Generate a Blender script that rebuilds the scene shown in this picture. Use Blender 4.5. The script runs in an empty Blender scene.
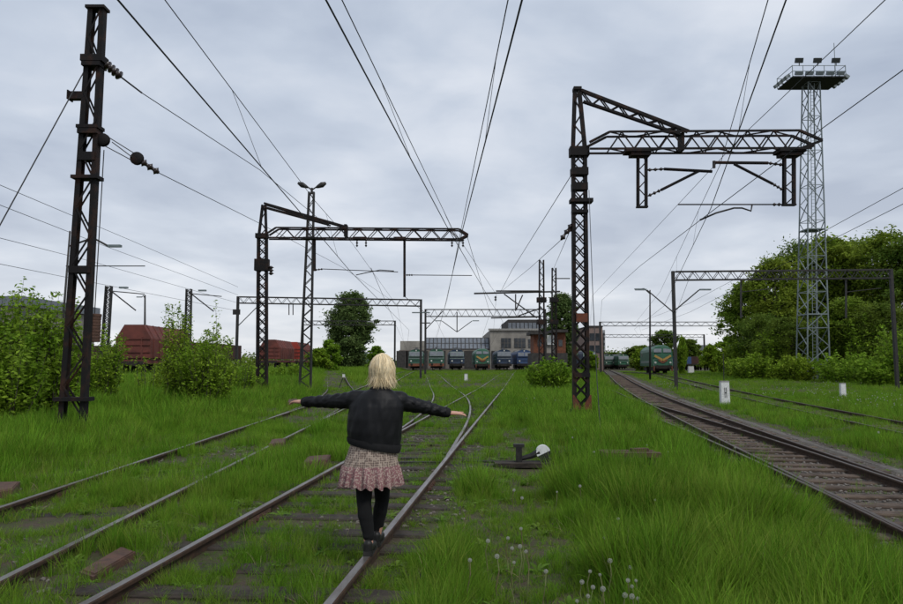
import bpy, bmesh, math, random
import numpy as np
from mathutils import Vector, Matrix
R = math.radians
random.seed(7)
rng = np.random.default_rng(11)
SC = bpy.context.scene
COL = SC.collection

# ------------------------------------------------------------------ camera
F = 690.0; CX, CY = 451.5, 302.0; PITCH = math.atan(62 / 690.0); CAMH = 1.68
cam_d = bpy.data.cameras.new("camera"); cam = bpy.data.objects.new("camera", cam_d); COL.objects.link(cam)
cam.location = (0, 0, CAMH); cam.rotation_euler = (R(90) + PITCH, 0, 0)
cam_d.sensor_width = 36; cam_d.lens = 36 * F / 903.0
cam_d.clip_start = .05; cam_d.clip_end = 6000
SC.camera = cam

# ------------------------------------------------------------------ sky, sun, exposure
SUN_EL, SUN_AZ = R(52), R(140)      # sun veiled by cloud, high, behind and to the right
w = bpy.data.worlds.new("World"); SC.world = w; w.use_nodes = True
nt = w.node_tree; N = nt.nodes; L = nt.links; N.clear()
out = N.new("ShaderNodeOutputWorld"); bg = N.new("ShaderNodeBackground"); bg.inputs[1].default_value = .1
sky = N.new("ShaderNodeTexSky"); sky.sky_type = 'NISHITA'; sky.sun_disc = False
sky.sun_elevation = SUN_EL; sky.sun_rotation = SUN_AZ
tc = N.new("ShaderNodeTexCoord"); sp = N.new("ShaderNodeSeparateXYZ"); L.new(tc.outputs["Generated"], sp.inputs[0])
def wmath(op, a, b=None):
    n = N.new("ShaderNodeMath"); n.operation = op
    for i, q in enumerate((a, b)):
        if q is None: continue
        if isinstance(q, (int, float)): n.inputs[i].default_value = q
        else: L.new(q, n.inputs[i])
    return n.outputs[0]
zc = wmath('ADD', wmath('MAXIMUM', sp.outputs[2], 0.0), .16)
cv = N.new("ShaderNodeCombineXYZ")
L.new(wmath('DIVIDE', sp.outputs[0], zc), cv.inputs[0]); L.new(wmath('DIVIDE', sp.outputs[1], zc), cv.inputs[1])
def wnoise(scale, detail, rough, dist):
    n = N.new("ShaderNodeTexNoise"); L.new(cv.outputs[0], n.inputs["Vector"])
    n.inputs["Scale"].default_value = scale; n.inputs["Detail"].default_value = detail
    n.inputs["Roughness"].default_value = rough; n.inputs["Distortion"].default_value = dist
    return n.outputs[0]
n1 = wnoise(.72, 5, .5, .45); n2 = wnoise(2.3, 7, .52, .25)
mixv = wmath('ADD', wmath('MULTIPLY', n1, .68), wmath('MULTIPLY', n2, .32))
ramp = N.new("ShaderNodeValToRGB"); L.new(mixv, ramp.inputs[0])
e = ramp.color_ramp.elements
e[0].position = .38; e[0].color = (.300, .352, .448, 1)
e[1].position = .63; e[1].color = (.635, .665, .72, 1)
m_ = e.new(.5); m_.color = (.435, .488, .575, 1)
# an overcast dome is a little brighter low down where one looks through to thinner cloud
hz = wmath('POWER', wmath('SUBTRACT', 1.0, wmath('MAXIMUM', sp.outputs[2], 0.0)), 5.0)
hm = N.new("ShaderNodeMix"); hm.data_type = 'RGBA'; L.new(wmath('MULTIPLY', hz, .62), hm.inputs[0])
L.new(ramp.outputs[0], hm.inputs[6]); hm.inputs[7].default_value = (.70, .695, .70, 1)
sc_ = N.new("ShaderNodeVectorMath"); sc_.operation = 'SCALE'; sc_.inputs[3].default_value = 10.0
L.new(hm.outputs[2], sc_.inputs[0])
mx = N.new("ShaderNodeMix"); mx.data_type = 'RGBA'; mx.inputs[0].default_value = .93
L.new(sky.outputs[0], mx.inputs[6]); L.new(sc_.outputs[0], mx.inputs[7])
L.new(mx.outputs[2], bg.inputs[0]); L.new(bg.outputs[0], out.inputs[0])
sd = bpy.data.lights.new("sun", 'SUN'); so = bpy.data.objects.new("sun", sd); COL.objects.link(so)
sd.energy = 1.5; sd.angle = R(14); sd.color = (1, .965, .91)
so.rotation_euler = (R(90) - SUN_EL, 0, R(180) - SUN_AZ)
SC.view_settings.view_transform = 'Standard'; SC.view_settings.look = 'None'
SC.view_settings.exposure = 0.38; SC.view_settings.gamma = 1.0; SC.view_settings.use_curve_mapping = False
SC.render.engine = 'CYCLES'
SC.cycles.use_denoising = True
SC.cycles.max_bounces = 6; SC.cycles.diffuse_bounces = 3; SC.cycles.glossy_bounces = 2
SC.cycles.transmission_bounces = 3; SC.cycles.transparent_max_bounces = 4

# ------------------------------------------------------------------ pixel -> place
def ray(px, py):
    u = (px - CX) / F; v = (CY - py) / F
    return Vector((u, math.cos(PITCH) - v * math.sin(PITCH), math.sin(PITCH) + v * math.cos(PITCH)))
def P(px, py, Y):
    d = ray(px, py); t = Y / d.y
    return Vector((d.x * t, Y, CAMH + d.z * t))
def G(px, py, z=0.0):
    d = ray(px, py); t = (z - CAMH) / d.z
    return Vector((d.x * t, d.y * t, z))

# ------------------------------------------------------------------ terrain
def sm(a, b, x):
    t = np.clip((x - a) / (b - a), 0, 1); return t * t * (3 - 2 * t)
def xc_main(y): return -1.254 + .1033 * y - .775
def xc_div(y):
    o = .00276 * np.clip(y - 10.1, 0, 27) ** 2 + np.clip(y - 37.1, 0, None) * .149
    return xc_main(y) - o
def xc_a(y): return -3.84 - .025 * y
def xc_a2(y):
    o = .0029 * np.clip(y - 17, 0, 27) ** 2 + np.clip(y - 44, 0, None) * .157
    return xc_a(y) - o
def xc_r(y):
    yy = np.minimum(y, 75.0)
    return 4.44 + .1563 * yy + .00034 * yy * yy + (y - yy) * .2073
def xc_r2(y):
    o = .0022 * np.clip(y - 5.5, 0, 34) ** 2 + np.clip(y - 39.5, 0, None) * .15
    return xc_r(y) - o
def xc_c(y): return 9.0 + .1987 * y
def hb(x, y):
    x = np.asarray(x, float); y = np.asarray(y, float)
    z = .38 * sm(30, 95, y)
    z = z - .25 * sm(-2.9, -1.75, x - xc_r(y))
    z = z + .38 * sm(6.2, 10, -x - .02 * y) * sm(16, 42, y)
    return z
def vnoise(x, y, s, seed=0):
    x = np.asarray(x, float) * s + seed * 17.3; y = np.asarray(y, float) * s - seed * 9.1
    xi = np.floor(x); yi = np.floor(y); fx = x - xi; fy = y - yi
    fx = fx * fx * (3 - 2 * fx); fy = fy * fy * (3 - 2 * fy)
    def h(a, b):
        q = np.sin(a * 127.1 + b * 311.7 + seed * 74.7) * 43758.5453
        return q - np.floor(q)
    return (h(xi, yi) * (1 - fx) + h(xi + 1, yi) * fx) * (1 - fy) + (h(xi, yi + 1) * (1 - fx) + h(xi + 1, yi + 1) * fx) * fy
def trackdist(x, y):
    d = np.full(np.shape(x), 99.0)
    for fn, y0, y1 in TRK:
        dd = np.abs(x - fn(y)); dd = np.where((y >= y0) & (y <= y1), dd, 99.0)
        d = np.minimum(d, dd)
    return d
TRK = [(xc_main, -9, 125), (xc_div, 10, 125), (xc_a, -9, 110), (xc_a2, 20, 60), (xc_r, -9, 170), (xc_r2, 5, 34), (xc_c, -9, 120)]
def h(x, y):
    x = np.asarray(x, float); y = np.asarray(y, float)
    b = (vnoise(x, y, .55, 1) - .5) * .10 + (vnoise(x, y, 1.7, 2) - .5) * .05
    td_ = trackdist(x, y); b = b * sm(1.0, 2.0, td_) * (1 - sm(120, 200, y)) + .05 * (1 - sm(1.1, 2.1, td_)) * (x < xc_r(y) - 2.6)
    return hb(x, y) + b
def hz_(x, y): return float(h(x, y))

# ------------------------------------------------------------------ mesh helpers
class MB:
    def __init__(s): s.v = []; s.f = []; s.m = []
    def add(s, vs, fs, mi=0):
        o = len(s.v); s.v += [tuple(q) for q in vs]
        for f in fs: s.f.append(tuple(i + o for i in f)); s.m.append(mi)
        return s
    def hexa(s, p, mi=0):
        return s.add(p, [(0, 3, 2, 1), (4, 5, 6, 7), (0, 1, 5, 4), (1, 2, 6, 5), (2, 3, 7, 6), (3, 0, 4, 7)], mi)
    def box(s, c, d, rz=0, mi=0, tilt=None):
        c = Vector(c); a, b, e = d[0] / 2, d[1] / 2, d[2] / 2
        M = Matrix.Rotation(rz, 3, 'Z')
        if tilt: M = M @ Matrix.Rotation(tilt[1], 3, tilt[0])
        return s.hexa([c + M @ Vector(q) for q in ((-a, -b, -e), (a, -b, -e), (a, b, -e), (-a, b, -e), (-a, -b, e), (a, -b, e), (a, b, e), (-a, b, e))], mi)
    def bar(s, p0, p1, wd, dp=None, mi=0):
        p0 = Vector(p0); p1 = Vector(p1); dp = dp or wd
        z = (p1 - p0).normalized(); up = Vector((0, 0, 1)) if abs(z.z) < .95 else Vector((0, 1, 0))
        x = up.cross(z).normalized() * wd / 2; y = z.cross(x).normalized() * dp / 2
        return s.hexa([p0 - x - y, p0 + x - y, p0 + x + y, p0 - x + y, p1 - x - y, p1 + x - y, p1 + x + y, p1 - x + y], mi)
    def tube(s, pts, r, n=8, mi=0, cap=True):
        pts = [Vector(q) for q in pts]; k = len(pts)
        rr = r if isinstance(r, (list, tuple)) else [r] * k
        vs = []; px = None
        for i, p in enumerate(pts):
            t = (pts[min(i + 1, k - 1)] - pts[max(i - 1, 0)]).normalized()
            if px is None:
                up = Vector((0, 0, 1)) if abs(t.z) < .9 else Vector((1, 0, 0)); px = up.cross(t).normalized()
            px = (px - t * px.dot(t)).normalized(); py = t.cross(px)
            for j in range(n):
                a = 2 * math.pi * j / n; vs.append(p + (px * math.cos(a) + py * math.sin(a)) * rr[i])
        fs = [(i * n + j, i * n + (j + 1) % n, (i + 1) * n + (j + 1) % n, (i + 1) * n + j) for i in range(k - 1) for j in range(n)]
        if cap: fs += [tuple(range(n))[::-1], tuple((k - 1) * n + j for j in range(n))]
        return s.add(vs, fs, mi)
    def rings(s, rs, mi=0, cap=True, closed=True):
        n = len(rs[0]); k = len(rs); vs = [q for r_ in rs for q in r_]
        fs = [(i * n + j, i * n + (j + 1) % n, (i + 1) * n + (j + 1) % n, (i + 1) * n + j) for i in range(k - 1) for j in range(n if closed else n - 1)]
        if cap and closed: fs += [tuple(range(n))[::-1], tuple((k - 1) * n + j for j in range(n))]
        return s.add(vs, fs, mi)
    def lathe(s, prof, c=(0, 0, 0), axis='Z', n=12, mi=0):
        c = Vector(c); rs = []
        for r_, z_ in prof:
            ring = []
            for j in range(n):
                a = 2 * math.pi * j / n; q = (r_ * math.cos(a), r_ * math.sin(a), z_)
                if axis == 'X': q = (q[2], q[0], q[1])
                if axis == 'Y': q = (q[1], q[2], q[0])
                ring.append(c + Vector(q))
            rs.append(ring)
        return s.rings(rs, mi)
    def mesh(s, name, mats, smooth=False):
        me = bpy.data.meshes.new(name); me.from_pydata(s.v, [], s.f)
        for q in (mats if isinstance(mats, (list, tuple)) else [mats]): me.materials.append(q)
        if any(s.m): me.polygons.foreach_set("material_index", s.m)
        if smooth: me.polygons.foreach_set("use_smooth", [True] * len(me.polygons))
        me.update(); return me
    def build(s, name, mats, parent=None, smooth=False):
        return put(name, s.mesh(name, mats, smooth), parent)
def wm(o):
    return o.matrix_basis.copy() if o.parent is None else wm(o.parent) @ o.matrix_parent_inverse @ o.matrix_basis
def put(name, me, parent=None, M=None):
    """link a mesh given in world coordinates; parts keep their place under their thing"""
    o = bpy.data.objects.new(name, me); COL.objects.link(o)
    if M is not None: o.matrix_basis = M
    if parent is not None:
        o.parent = parent; o.matrix_parent_inverse = wm(parent).inverted()
    return o
def tag(o, label=None, cat=None, group=None, kind=None):
    if label: o["label"] = label
    if cat: o["category"] = cat
    if group: o["group"] = group
    if kind: o["kind"] = kind
    return o
def thing(name, loc, label, cat, group=None, rz=0):
    o = bpy.data.objects.new(name, None); COL.objects.link(o)
    o.empty_display_size = .2
    o.matrix_basis = Matrix.Translation(Vector(loc)) @ Matrix.Rotation(rz, 4, 'Z')
    return tag(o, label, cat, group)
def copy_tree(o, parent=None):
    c = o.copy(); COL.objects.link(c); c.parent = parent
    for ch in list(o.children): copy_tree(ch, c)
    return c
_unit = {}
def unit(kind, material):
    k = (kind, material.name)
    if k not in _unit:
        b = MB()
        if kind == 'box': b.box((0, 0, .5), (1, 1, 1))
        elif kind == 'round': b.tube([(0, 0, 0), (0, 0, 1)], .5, 8)
        elif kind == 'channel':     # a rolled channel: web and two flanges
            t = .16; pr = [(-.5, -.5), (.5, -.5), (.5, -.5 + t), (-.5 + t * 1.2, -.5 + t), (-.5 + t * 1.2, .5 - t), (.5, .5 - t), (.5, .5), (-.5, .5)]
            b.rings([[(x, y, 0) for x, y in pr], [(x, y, 1) for x, y in pr]])
        elif kind == 'angle':
            t = .14; pr = [(-.5, -.5), (.5, -.5), (.5, -.5 + t), (-.5 + t, -.5 + t), (-.5 + t, .5), (-.5, .5)]
            b.rings([[(x, y, 0) for x, y in pr], [(x, y, 1) for x, y in pr]])
        _unit[k] = b.mesh(kind + "_steel", material)
    return _unit[k]
def bar(name, p0, p1, wd, dp, material, parent, kind='box', xdir=None):
    """one straight member as an object of its own; alike members share a mesh"""
    p0 = Vector(p0); p1 = Vector(p1); z = (p1 - p0); ln = z.length; z.normalize()
    if xdir is None: up = Vector((0, 1, 0)) if abs(z.y) < .9 else Vector((0, 0, 1)); x = up.cross(z).normalized()
    else: x = Vector(xdir); x = (x - z * x.dot(z)).normalized()
    y = z.cross(x)
    M = Matrix(((x.x * wd, y.x * dp, z.x * ln, p0.x), (x.y * wd, y.y * dp, z.y * ln, p0.y), (x.z * wd, y.z * dp, z.z * ln, p0.z), (0, 0, 0, 1)))
    return put(name, unit(kind, material), parent, M)

# ------------------------------------------------------------------ materials
def mat(name, col, col2=None, rough=.8, scale=6.0, bump=0.0, bscale=40.0, metal=0.0, spec=.3, space='pos', detail=5, lo=.35, hi=.65, island=0.0, transl=0.0, sx=(1, 1, 1)):
    m = bpy.data.materials.new(name); m.use_nodes = True
    nt = m.node_tree; n = nt.nodes; l = nt.links; b = n["Principled BSDF"]; o_ = n["Material Output"]
    b.inputs["Roughness"].default_value = rough; b.inputs["Metallic"].default_value = metal
    b.inputs["Specular IOR Level"].default_value = spec
    geo = n.new("ShaderNodeNewGeometry"); tcn = n.new("ShaderNodeTexCoord")
    src = geo.outputs["Position"] if space == 'pos' else tcn.outputs["Object"]
    mp = n.new("ShaderNodeMapping"); mp.inputs["Scale"].default_value = sx; l.new(src, mp.inputs[0]); src = mp.outputs[0]
    csock = None
    if col2 is not None:
        no = n.new("ShaderNodeTexNoise"); no.inputs["Scale"].default_value = scale; no.inputs["Detail"].default_value = detail
        no.inputs["Roughness"].default_value = .62; l.new(src, no.inputs["Vector"])
        mr = n.new("ShaderNodeMapRange"); mr.inputs[1].default_value = lo; mr.inputs[2].default_value = hi; l.new(no.outputs[0], mr.inputs[0])
        mi = n.new("ShaderNodeMix"); mi.data_type = 'RGBA'; l.new(mr.outputs[0], mi.inputs[0])
        mi.inputs[6].default_value = (*col, 1); mi.inputs[7].default_value = (*col2, 1); csock = mi.outputs[2]
    else:
        rgb = n.new("ShaderNodeRGB"); rgb.outputs[0].default_value = (*col, 1); csock = rgb.outputs[0]
    if island > 0:
        hs = n.new("ShaderNodeHueSaturation"); l.new(csock, hs.inputs["Color"])
        mr2 = n.new("ShaderNodeMapRange"); l.new(geo.outputs["Random Per Island"], mr2.inputs[0])
        mr2.inputs[3].default_value = 1 - island; mr2.inputs[4].default_value = 1 + island; l.new(mr2.outputs[0], hs.inputs["Value"])
        mr3 = n.new("ShaderNodeMapRange"); oi = n.new("ShaderNodeObjectInfo"); l.new(oi.outputs["Random"], mr3.inputs[0])
        mr3.inputs[3].default_value = .488; mr3.inputs[4].default_value = .508; l.new(mr3.outputs[0], hs.inputs["Hue"])
        csock = hs.outputs[0]
    l.new(csock, b.inputs["Base Color"])
    if bump > 0:
        nb = n.new("ShaderNodeTexNoise"); nb.inputs["Scale"].default_value = bscale; nb.inputs["Detail"].default_value = 4
        l.new(src, nb.inputs["Vector"]); bu = n.new("ShaderNodeBump"); bu.inputs["Strength"].default_value = 1.0
        bu.inputs["Distance"].default_value = bump; l.new(nb.outputs[0], bu.inputs["Height"]); l.new(bu.outputs[0], b.inputs["Normal"])
    if transl > 0:
        tr = n.new("ShaderNodeBsdfTranslucent"); l.new(csock, tr.inputs[0])
        mxs = n.new("ShaderNodeMixShader"); mxs.inputs[0].default_value = transl
        l.new(b.outputs[0], mxs.inputs[1]); l.new(tr.outputs[0], mxs.inputs[2]); l.new(mxs.outputs[0], o_.inputs[0])
    return m
M = {}
M['rust'] = mat('rusted_dark_steel', (.0095, .0085, .009), (.062, .026, .014), .78, 2.2, .002, 60, spec=.22, lo=.50, hi=.82)
M['rust_red'] = mat('red_lead_paint', (.17, .045, .02), (.07, .03, .02), .7, 9, .002, 50)
M['rusty'] = mat('rusty_plate', (.062, .036, .027), (.105, .055, .038), .8, 10, .003, 60)
M['galv'] = mat('galvanised_steel', (.13, .165, .17), (.19, .22, .225), .6, 4, spec=.4)
M['dsteel'] = mat('dark_steel', (.012, .013, .014), (.03, .026, .022), .6, 5, spec=.4)
M['wire'] = mat('oxidised_copper_wire', (.018, .019, .02), None, .6)
M['porc'] = mat('brown_porcelain', (.02, .012, .01), None, .3, spec=.5)
M['railtop'] = mat('worn_rail_steel', (.27, .25, .235), (.14, .115, .095), .38, 9, .0008, 90, metal=.75, sx=(1, .25, 1))
M['railtop2'] = mat('dull_rail_steel', (.115, .10, .09), (.07, .048, .035), .5, 9, .0008, 90, metal=.5, sx=(1, .3, 1))
M['railside'] = mat('rusty_rail_side', (.030, .019, .013), (.062, .034, .02), .85, 14, .002, 80)
M['sleeper'] = mat('old_creosoted_timber', (.022, .018, .015), (.055, .043, .034), .9, 7, .006, 30, sx=(1, 1, 4))
M['sleeper2'] = mat('brown_weathered_timber', (.040, .028, .021), (.118, .086, .064), .9, 3, .006, 30, sx=(1, 1, 4))
M['gravel'] = mat('oily_brown_ballast', (.045, .037, .031), (.10, .086, .074), .95, 30, .02, 45, detail=8)
M['pale_gravel'] = mat('pale_gravel', (.075, .068, .058), (.16, .148, .132), .95, 9, .02, 45, detail=8)
M['stone'] = mat('ballast_stone', (.07, .06, .052), (.15, .135, .12), .95, 5, .004, 40, island=.3)
M['white'] = mat('white_paint_worn', (.66, .67, .66), (.42, .42, .40), .75, 12, .001, 60, lo=.45, hi=.8)
M['black'] = mat('black_paint', (.012, .012, .012), (.03, .028, .026), .6, 9)
M['concrete'] = mat('pale_concrete', (.33, .32, .30), (.22, .215, .2), .9, 4, .003, 40)
M['grass'] = mat('grass_blade', (.092, .224, .015), (.182, .335, .030), .55, .8, island=.45, transl=.48, spec=.06)
M['grass2'] = mat('grass_blade_dull', (.108, .200, .020), (.215, .300, .044), .6, .9, island=.4, transl=.48, spec=.06)
M['grassfar'] = mat('grass_blade_far', (.096, .206, .015), (.175, .285, .030), .6, .16, island=.3, transl=.48, spec=.06)
M['weed'] = mat('weed_leaf', (.08, .17, .02), (.14, .23, .035), .5, 1.2, island=.3, transl=.42, spec=.08)
M['straw'] = mat('dry_stalk', (.22, .17, .09), (.30, .25, .14), .8, 3, island=.25, transl=.2)
M['fluff'] = mat('seed_fluff', (.50, .50, .46), None, .9, transl=.35)
M['leaf1'] = mat('shrub_leaf', (.132, .245, .016), (.235, .345, .034), .5, 1.1, island=.42, transl=.42, spec=.08)
M['leaf2'] = mat('tree_leaf_dark', (.088, .155, .022), (.150, .215, .032), .55, .45, island=.42, transl=.42, spec=.08)
M['leaf3'] = mat('tree_leaf_yellowish', (.120, .205, .020), (.205, .275, .034), .55, .4, island=.42, transl=.42, spec=.08)
M['leaf4'] = mat('birch_leaf_grey', (.085, .140, .040), (.140, .195, .060), .55, .5, island=.35, transl=.42, spec=.08)
M['bark'] = mat('bark', (.045, .036, .028), (.09, .075, .06), .95, 8, .01, 30)
def ground_mat():
    m = mat('soil_and_moss', (.062, .045, .032), (.045, .052, .018), .95, 3.5, .02, 25, lo=.38, hi=.6, detail=9)
    return m
M['ground'] = ground_mat()

# ------------------------------------------------------------------ ground: one sheet to the horizon
def spaced(segs):
    out = []
    for a, b, st in segs: out += list(np.arange(a, b, st))
    return out + [segs[-1][1]]
gx = spaced([(-3000, -300, 450), (-300, -80, 22), (-80, -24, 4), (-24, -9, .9), (-9, 14, .24), (14, 40, 1.0), (40, 100, 5), (100, 300, 25), (300, 3000, 450)])
gy = spaced([(-60, -6, 9), (-6, 2, .5), (2, 20, .25), (20, 60, .8), (60, 130, 3), (130, 320, 12), (320, 4000, 400)])
XX, YY = np.meshgrid(np.array(gx), np.array(gy)); ZZ = h(XX, YY)
nx, ny = len(gx), len(gy)
me = bpy.data.meshes.new("ground")
idx = np.arange(nx * ny).reshape(ny, nx)
quads = np.stack([idx[:-1, :-1], idx[:-1, 1:], idx[1:, 1:], idx[1:, :-1]], -1).reshape(-1, 4)
me.from_pydata(np.stack([XX, YY, ZZ], -1).reshape(-1, 3).tolist(), [], quads.tolist()); me.materials.append(M['ground'])
me.polygons.foreach_set("use_smooth", [True] * len(me.polygons))
tag(put("ground", me), kind="structure")

# ------------------------------------------------------------------ railway tracks
HALF = .775; RAILZ = .165
def ys(y0, y1):
    o = []; y = y0
    while y < y1:
        o.append(y); y += .5 if y < 30 else (1.2 if y < 60 else 3)
    return o + [y1]
RPROF = [(-.06, 0), (.06, 0), (.06, .012), (.012, .03), (.012, .105), (.036, .118), (.036, .142), (.028, .150), (-.028, .150), (-.036, .142), (-.036, .118), (-.012, .105), (-.012, .03), (-.06, .012)]
def rail(path, parent, top, name="rail", dz=0.0):
    rs = []
    for i, (x, y, z) in enumerate(path):
        a = path[max(i - 1, 0)]; b = path[min(i + 1, len(path) - 1)]
        t = Vector((b[0] - a[0], b[1] - a[1], 0)).normalized(); n_ = Vector((t.y, -t.x, 0))
        rs.append([Vector((x, y, z + dz + q)) + n_ * p for p, q in RPROF])
    b = MB(); n = len(RPROF); vs = [q for r_ in rs for q in r_]
    for i in range(len(rs) - 1):
        for j in range(n):
            b.f.append((i * n + j, i * n + (j + 1) % n, (i + 1) * n + (j + 1) % n, (i + 1) * n + j)); b.m.append(1 if j == 7 else 0)
    b.v = [tuple(v) for v in vs]; b.f.append(tuple(range(n))[::-1]); b.m.append(0); b.f.append(tuple((len(rs) - 1) * n + j for j in range(n))); b.m.append(0)
    return b.build(name, [M['railside'], top], parent)
def railpath(fn, side, y0, y1, off=0.0, toe=0.0):
    o = []
    for y in ys(y0, y1):
        x = float(fn(y)) + side * HALF + off
        o.append((x, y, float(hb(fn(y), y)) + RAILZ - .15 - toe * max(0.0, 1 - (y - y0) / 3.0) - (.075 * float(sm(30, 50, y)) if fn in (xc_main, xc_div) else 0.0)))
    return o
_slp = {}
def sleeper_mesh(k, material, ln):
    key = (k, material.name, ln)
    if key not in _slp:
        rr = random.Random(k * 31 + int(ln * 10)); b = MB(); n = 7
        rs = []
        for i in range(n):
            x = -ln / 2 + ln * i / (n - 1); wv = .122 + rr.uniform(-.008, .008); hv = rr.uniform(-.010, .006)
            if i in (0, n - 1): wv -= rr.uniform(.004, .02); hv -= .008
            rs.append([(x, -wv, -.14), (x, wv, -.14), (x, wv, -.015 + hv), (x, wv - .018, hv), (x, -wv + .018, hv + rr.uniform(-.004, .004)), (x, -wv, -.015 + hv)])
        b.rings(rs); _slp[key] = b.mesh("sleeper", material)
    return _slp[key]
def sleepers(fn, y0, y1, parent, material, ln=2.6, step=.62, zoff=.012, ext=None, shift=0.0):
    y = y0; i = 0
    while y < y1:
        x = float(fn(y)); sl = math.atan((float(fn(y + .5)) - float(fn(y - .5))))
        lnn = ln; xo = x
        if ext is not None:
            d = float(ext(y)) - x; lnn = round(ln + abs(d), 0 if abs(d) > 1 else 1); xo = x + d / 2
        z = float(hb(x, y)) + zoff + random.uniform(-.012, .008)
        Mx = Matrix.Translation((xo + random.uniform(-.05, .05), y, z)) @ Matrix.Rotation(-sl + random.uniform(-.02, .02), 4, 'Z') @ Matrix.Rotation(random.uniform(-.008, .008), 4, 'Y')
        put("sleeper", sleeper_mesh(i % 5, material, round(lnn, 1)), parent, Mx)
        y += step * random.uniform(.95, 1.05); i += 1
def chairs(fn, y0, y1, parent, mats, sides=(-1, 1), step=.62):
    """spike plates under the rail foot"""
    b = MB().box((0, 0, .006), (.34, .15, .012)).box((.10, .04, .024), (.035, .035, .03)).box((-.10, -.04, .024), (.035, .035, .03)).mesh("base_plate", mats)
    y = y0
    while y < y1:
        for s in sides:
            x = float(fn(y)) + s * HALF; z = float(hb(fn(y), y)) + .014
            put("base_plate", b, parent, Matrix.Translation((x, y, z)) @ Matrix.Rotation(-math.atan(.1), 4, 'Z'))
        y += step
def fishplate(fn, y, side, parent):
    x = float(fn(y)) + side * HALF; z = float(hb(fn(y), y)) + RAILZ - .15 + .065
    sl = math.atan(float(fn(y + .5)) - float(fn(y - .5)))
    b = MB()
    for s in (-1, 1):
        b.box((s * .024, 0, 0), (.022, .62, .065))
        for k in (-.22, -.08, .08, .22): b.box((s * .045, k, 0), (.024, .032, .032))
    b.v = [tuple(Matrix.Translation((x, y, z)) @ Matrix.Rotation(-sl, 4, 'Z') @ Vector(v)) for v in b.v]
    b.build("fishplate", M['rusty'], parent)
def track(label, loc):
    return thing("railway_track", loc, label, "railway track")

tm = track("overgrown main track whose bright rail the walking woman balances on", (xc_main(5), 5, 0))
rail(railpath(xc_main, -1, -8, 122), tm, M['railtop']); rail(railpath(xc_main, 1, -8, 122), tm, M['railtop'])
sleepers(xc_main, 2.6, 10.4, tm, M['sleeper'], zoff=.078)
sleepers(xc_main, 10.9, 36, tm, M['sleeper'], 2.6, zoff=.076, ext=lambda y: xc_div(y))
for y, s in ((7.4, -1), (9.3, 1), (14.0, 1)): fishplate(xc_main, y, s, tm)
td = track("curved siding branching left from the main track beyond the woman", (xc_div(20), 20, 0))
rail(railpath(xc_div, 1, 11.3, 122, -.045, .06), td, M['railtop'], "switch_rail"); rail(railpath(xc_div, -1, 11.3, 122, .0, .06), td, M['railtop'], "switch_rail", -.004)
ta = track("overgrown parallel track with dull rails near the tall anchor mast", (xc_a(9), 9, 0))
rail(railpath(xc_a, -1, -8, 110), ta, M['railtop']); rail(railpath(xc_a, 1, -8, 110), ta, M['railtop'])
sleepers(xc_a, 2.6, 30, ta, M['sleeper'], zoff=.047)
for y, s in ((8.9, -1), (12.2, 1)): fishplate(xc_a, y, s, ta)
ta2 = track("dark siding curving off left behind the outstretched hand", (xc_a2(26), 26, 0))
rail(railpath(xc_a2, -1, 19, 60), ta2, M['railtop2'], "switch_rail", -.004); rail(railpath(xc_a2, 1, 19, 60, -.05), ta2, M['railtop2'], "switch_rail", -.003)
tr = track("brown ballasted track with clear sleepers running under the cantilever arm", (xc_r(15), 15, -.25))
rail(railpath(xc_r, -1, -8, 165), tr, M['railtop2']); rail(railpath(xc_r, 1, -8, 165), tr, M['railtop2'])
sleepers(xc_r, 4, 34, tr, M['sleeper2'], 2.6, zoff=.052, ext=lambda y: xc_r2(y)); sleepers(xc_r, 34.4, 95, tr, M['sleeper2'], zoff=.052)
chairs(xc_r, 7, 22, tr, M['rusty'])
tr2 = track("rusty turnout branch leaving the brown ballasted track into tall grass", (xc_r2(25), 25, -.25))
rail(railpath(xc_r2, 1, 6, 42, -.055), tr2, M['railtop2'], "switch_rail", -.004); rail(railpath(xc_r2, -1, 7, 27, -.02), tr2, M['railtop2'], "switch_rail", -.006)
tcn_ = track("grassed third track before the dense trees and floodlight tower", (xc_c(20), 20, -.25))
rail(railpath(xc_c, -1, 2, 118), tcn_, M['railtop2'], dz=-.035); rail(railpath(xc_c, 1, 2, 118), tcn_, M['railtop2'], dz=-.035)
sleepers(xc_c, 12, 48, tcn_, M['sleeper2'], zoff=.01)
# ballast bed of the right-hand track: a low ribbon with sloped shoulders
def ribbon(name, fn, y0, y1, prof, material, cat=None):
    rs = []
    for y in ys(y0, y1):
        x = float(fn(y)); z = float(hb(x, y))
        rs.append([(x + p + (float(vnoise(y, p, 1.3, 5)) - .5) * .22 * (abs(p) > 1.5), y, z + q + (float(vnoise(y, p, 2.1, 6)) - .5) * .015) for p, q in prof])
    b = MB(); b.rings(rs, cap=False, closed=False); b.f = [f[::-1] for f in b.f]
    return tag(b.build(name, material, None, True), kind="structure")
ribbon("ballast_bed", xc_r, -6, 165, [(-1.7, -.06), (-1.35, .008), (-.8, .012), (0, .006), (.8, .012), (1.5, .02), (1.8, .0), (2.0, -.07)], M['gravel'])
ribbon("gravel_edge", xc_r, -6, 120, [(1.38, -.03), (1.46, .02), (1.56, .03), (1.64, .015), (1.76, -.05)], M['pale_gravel'])

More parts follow.
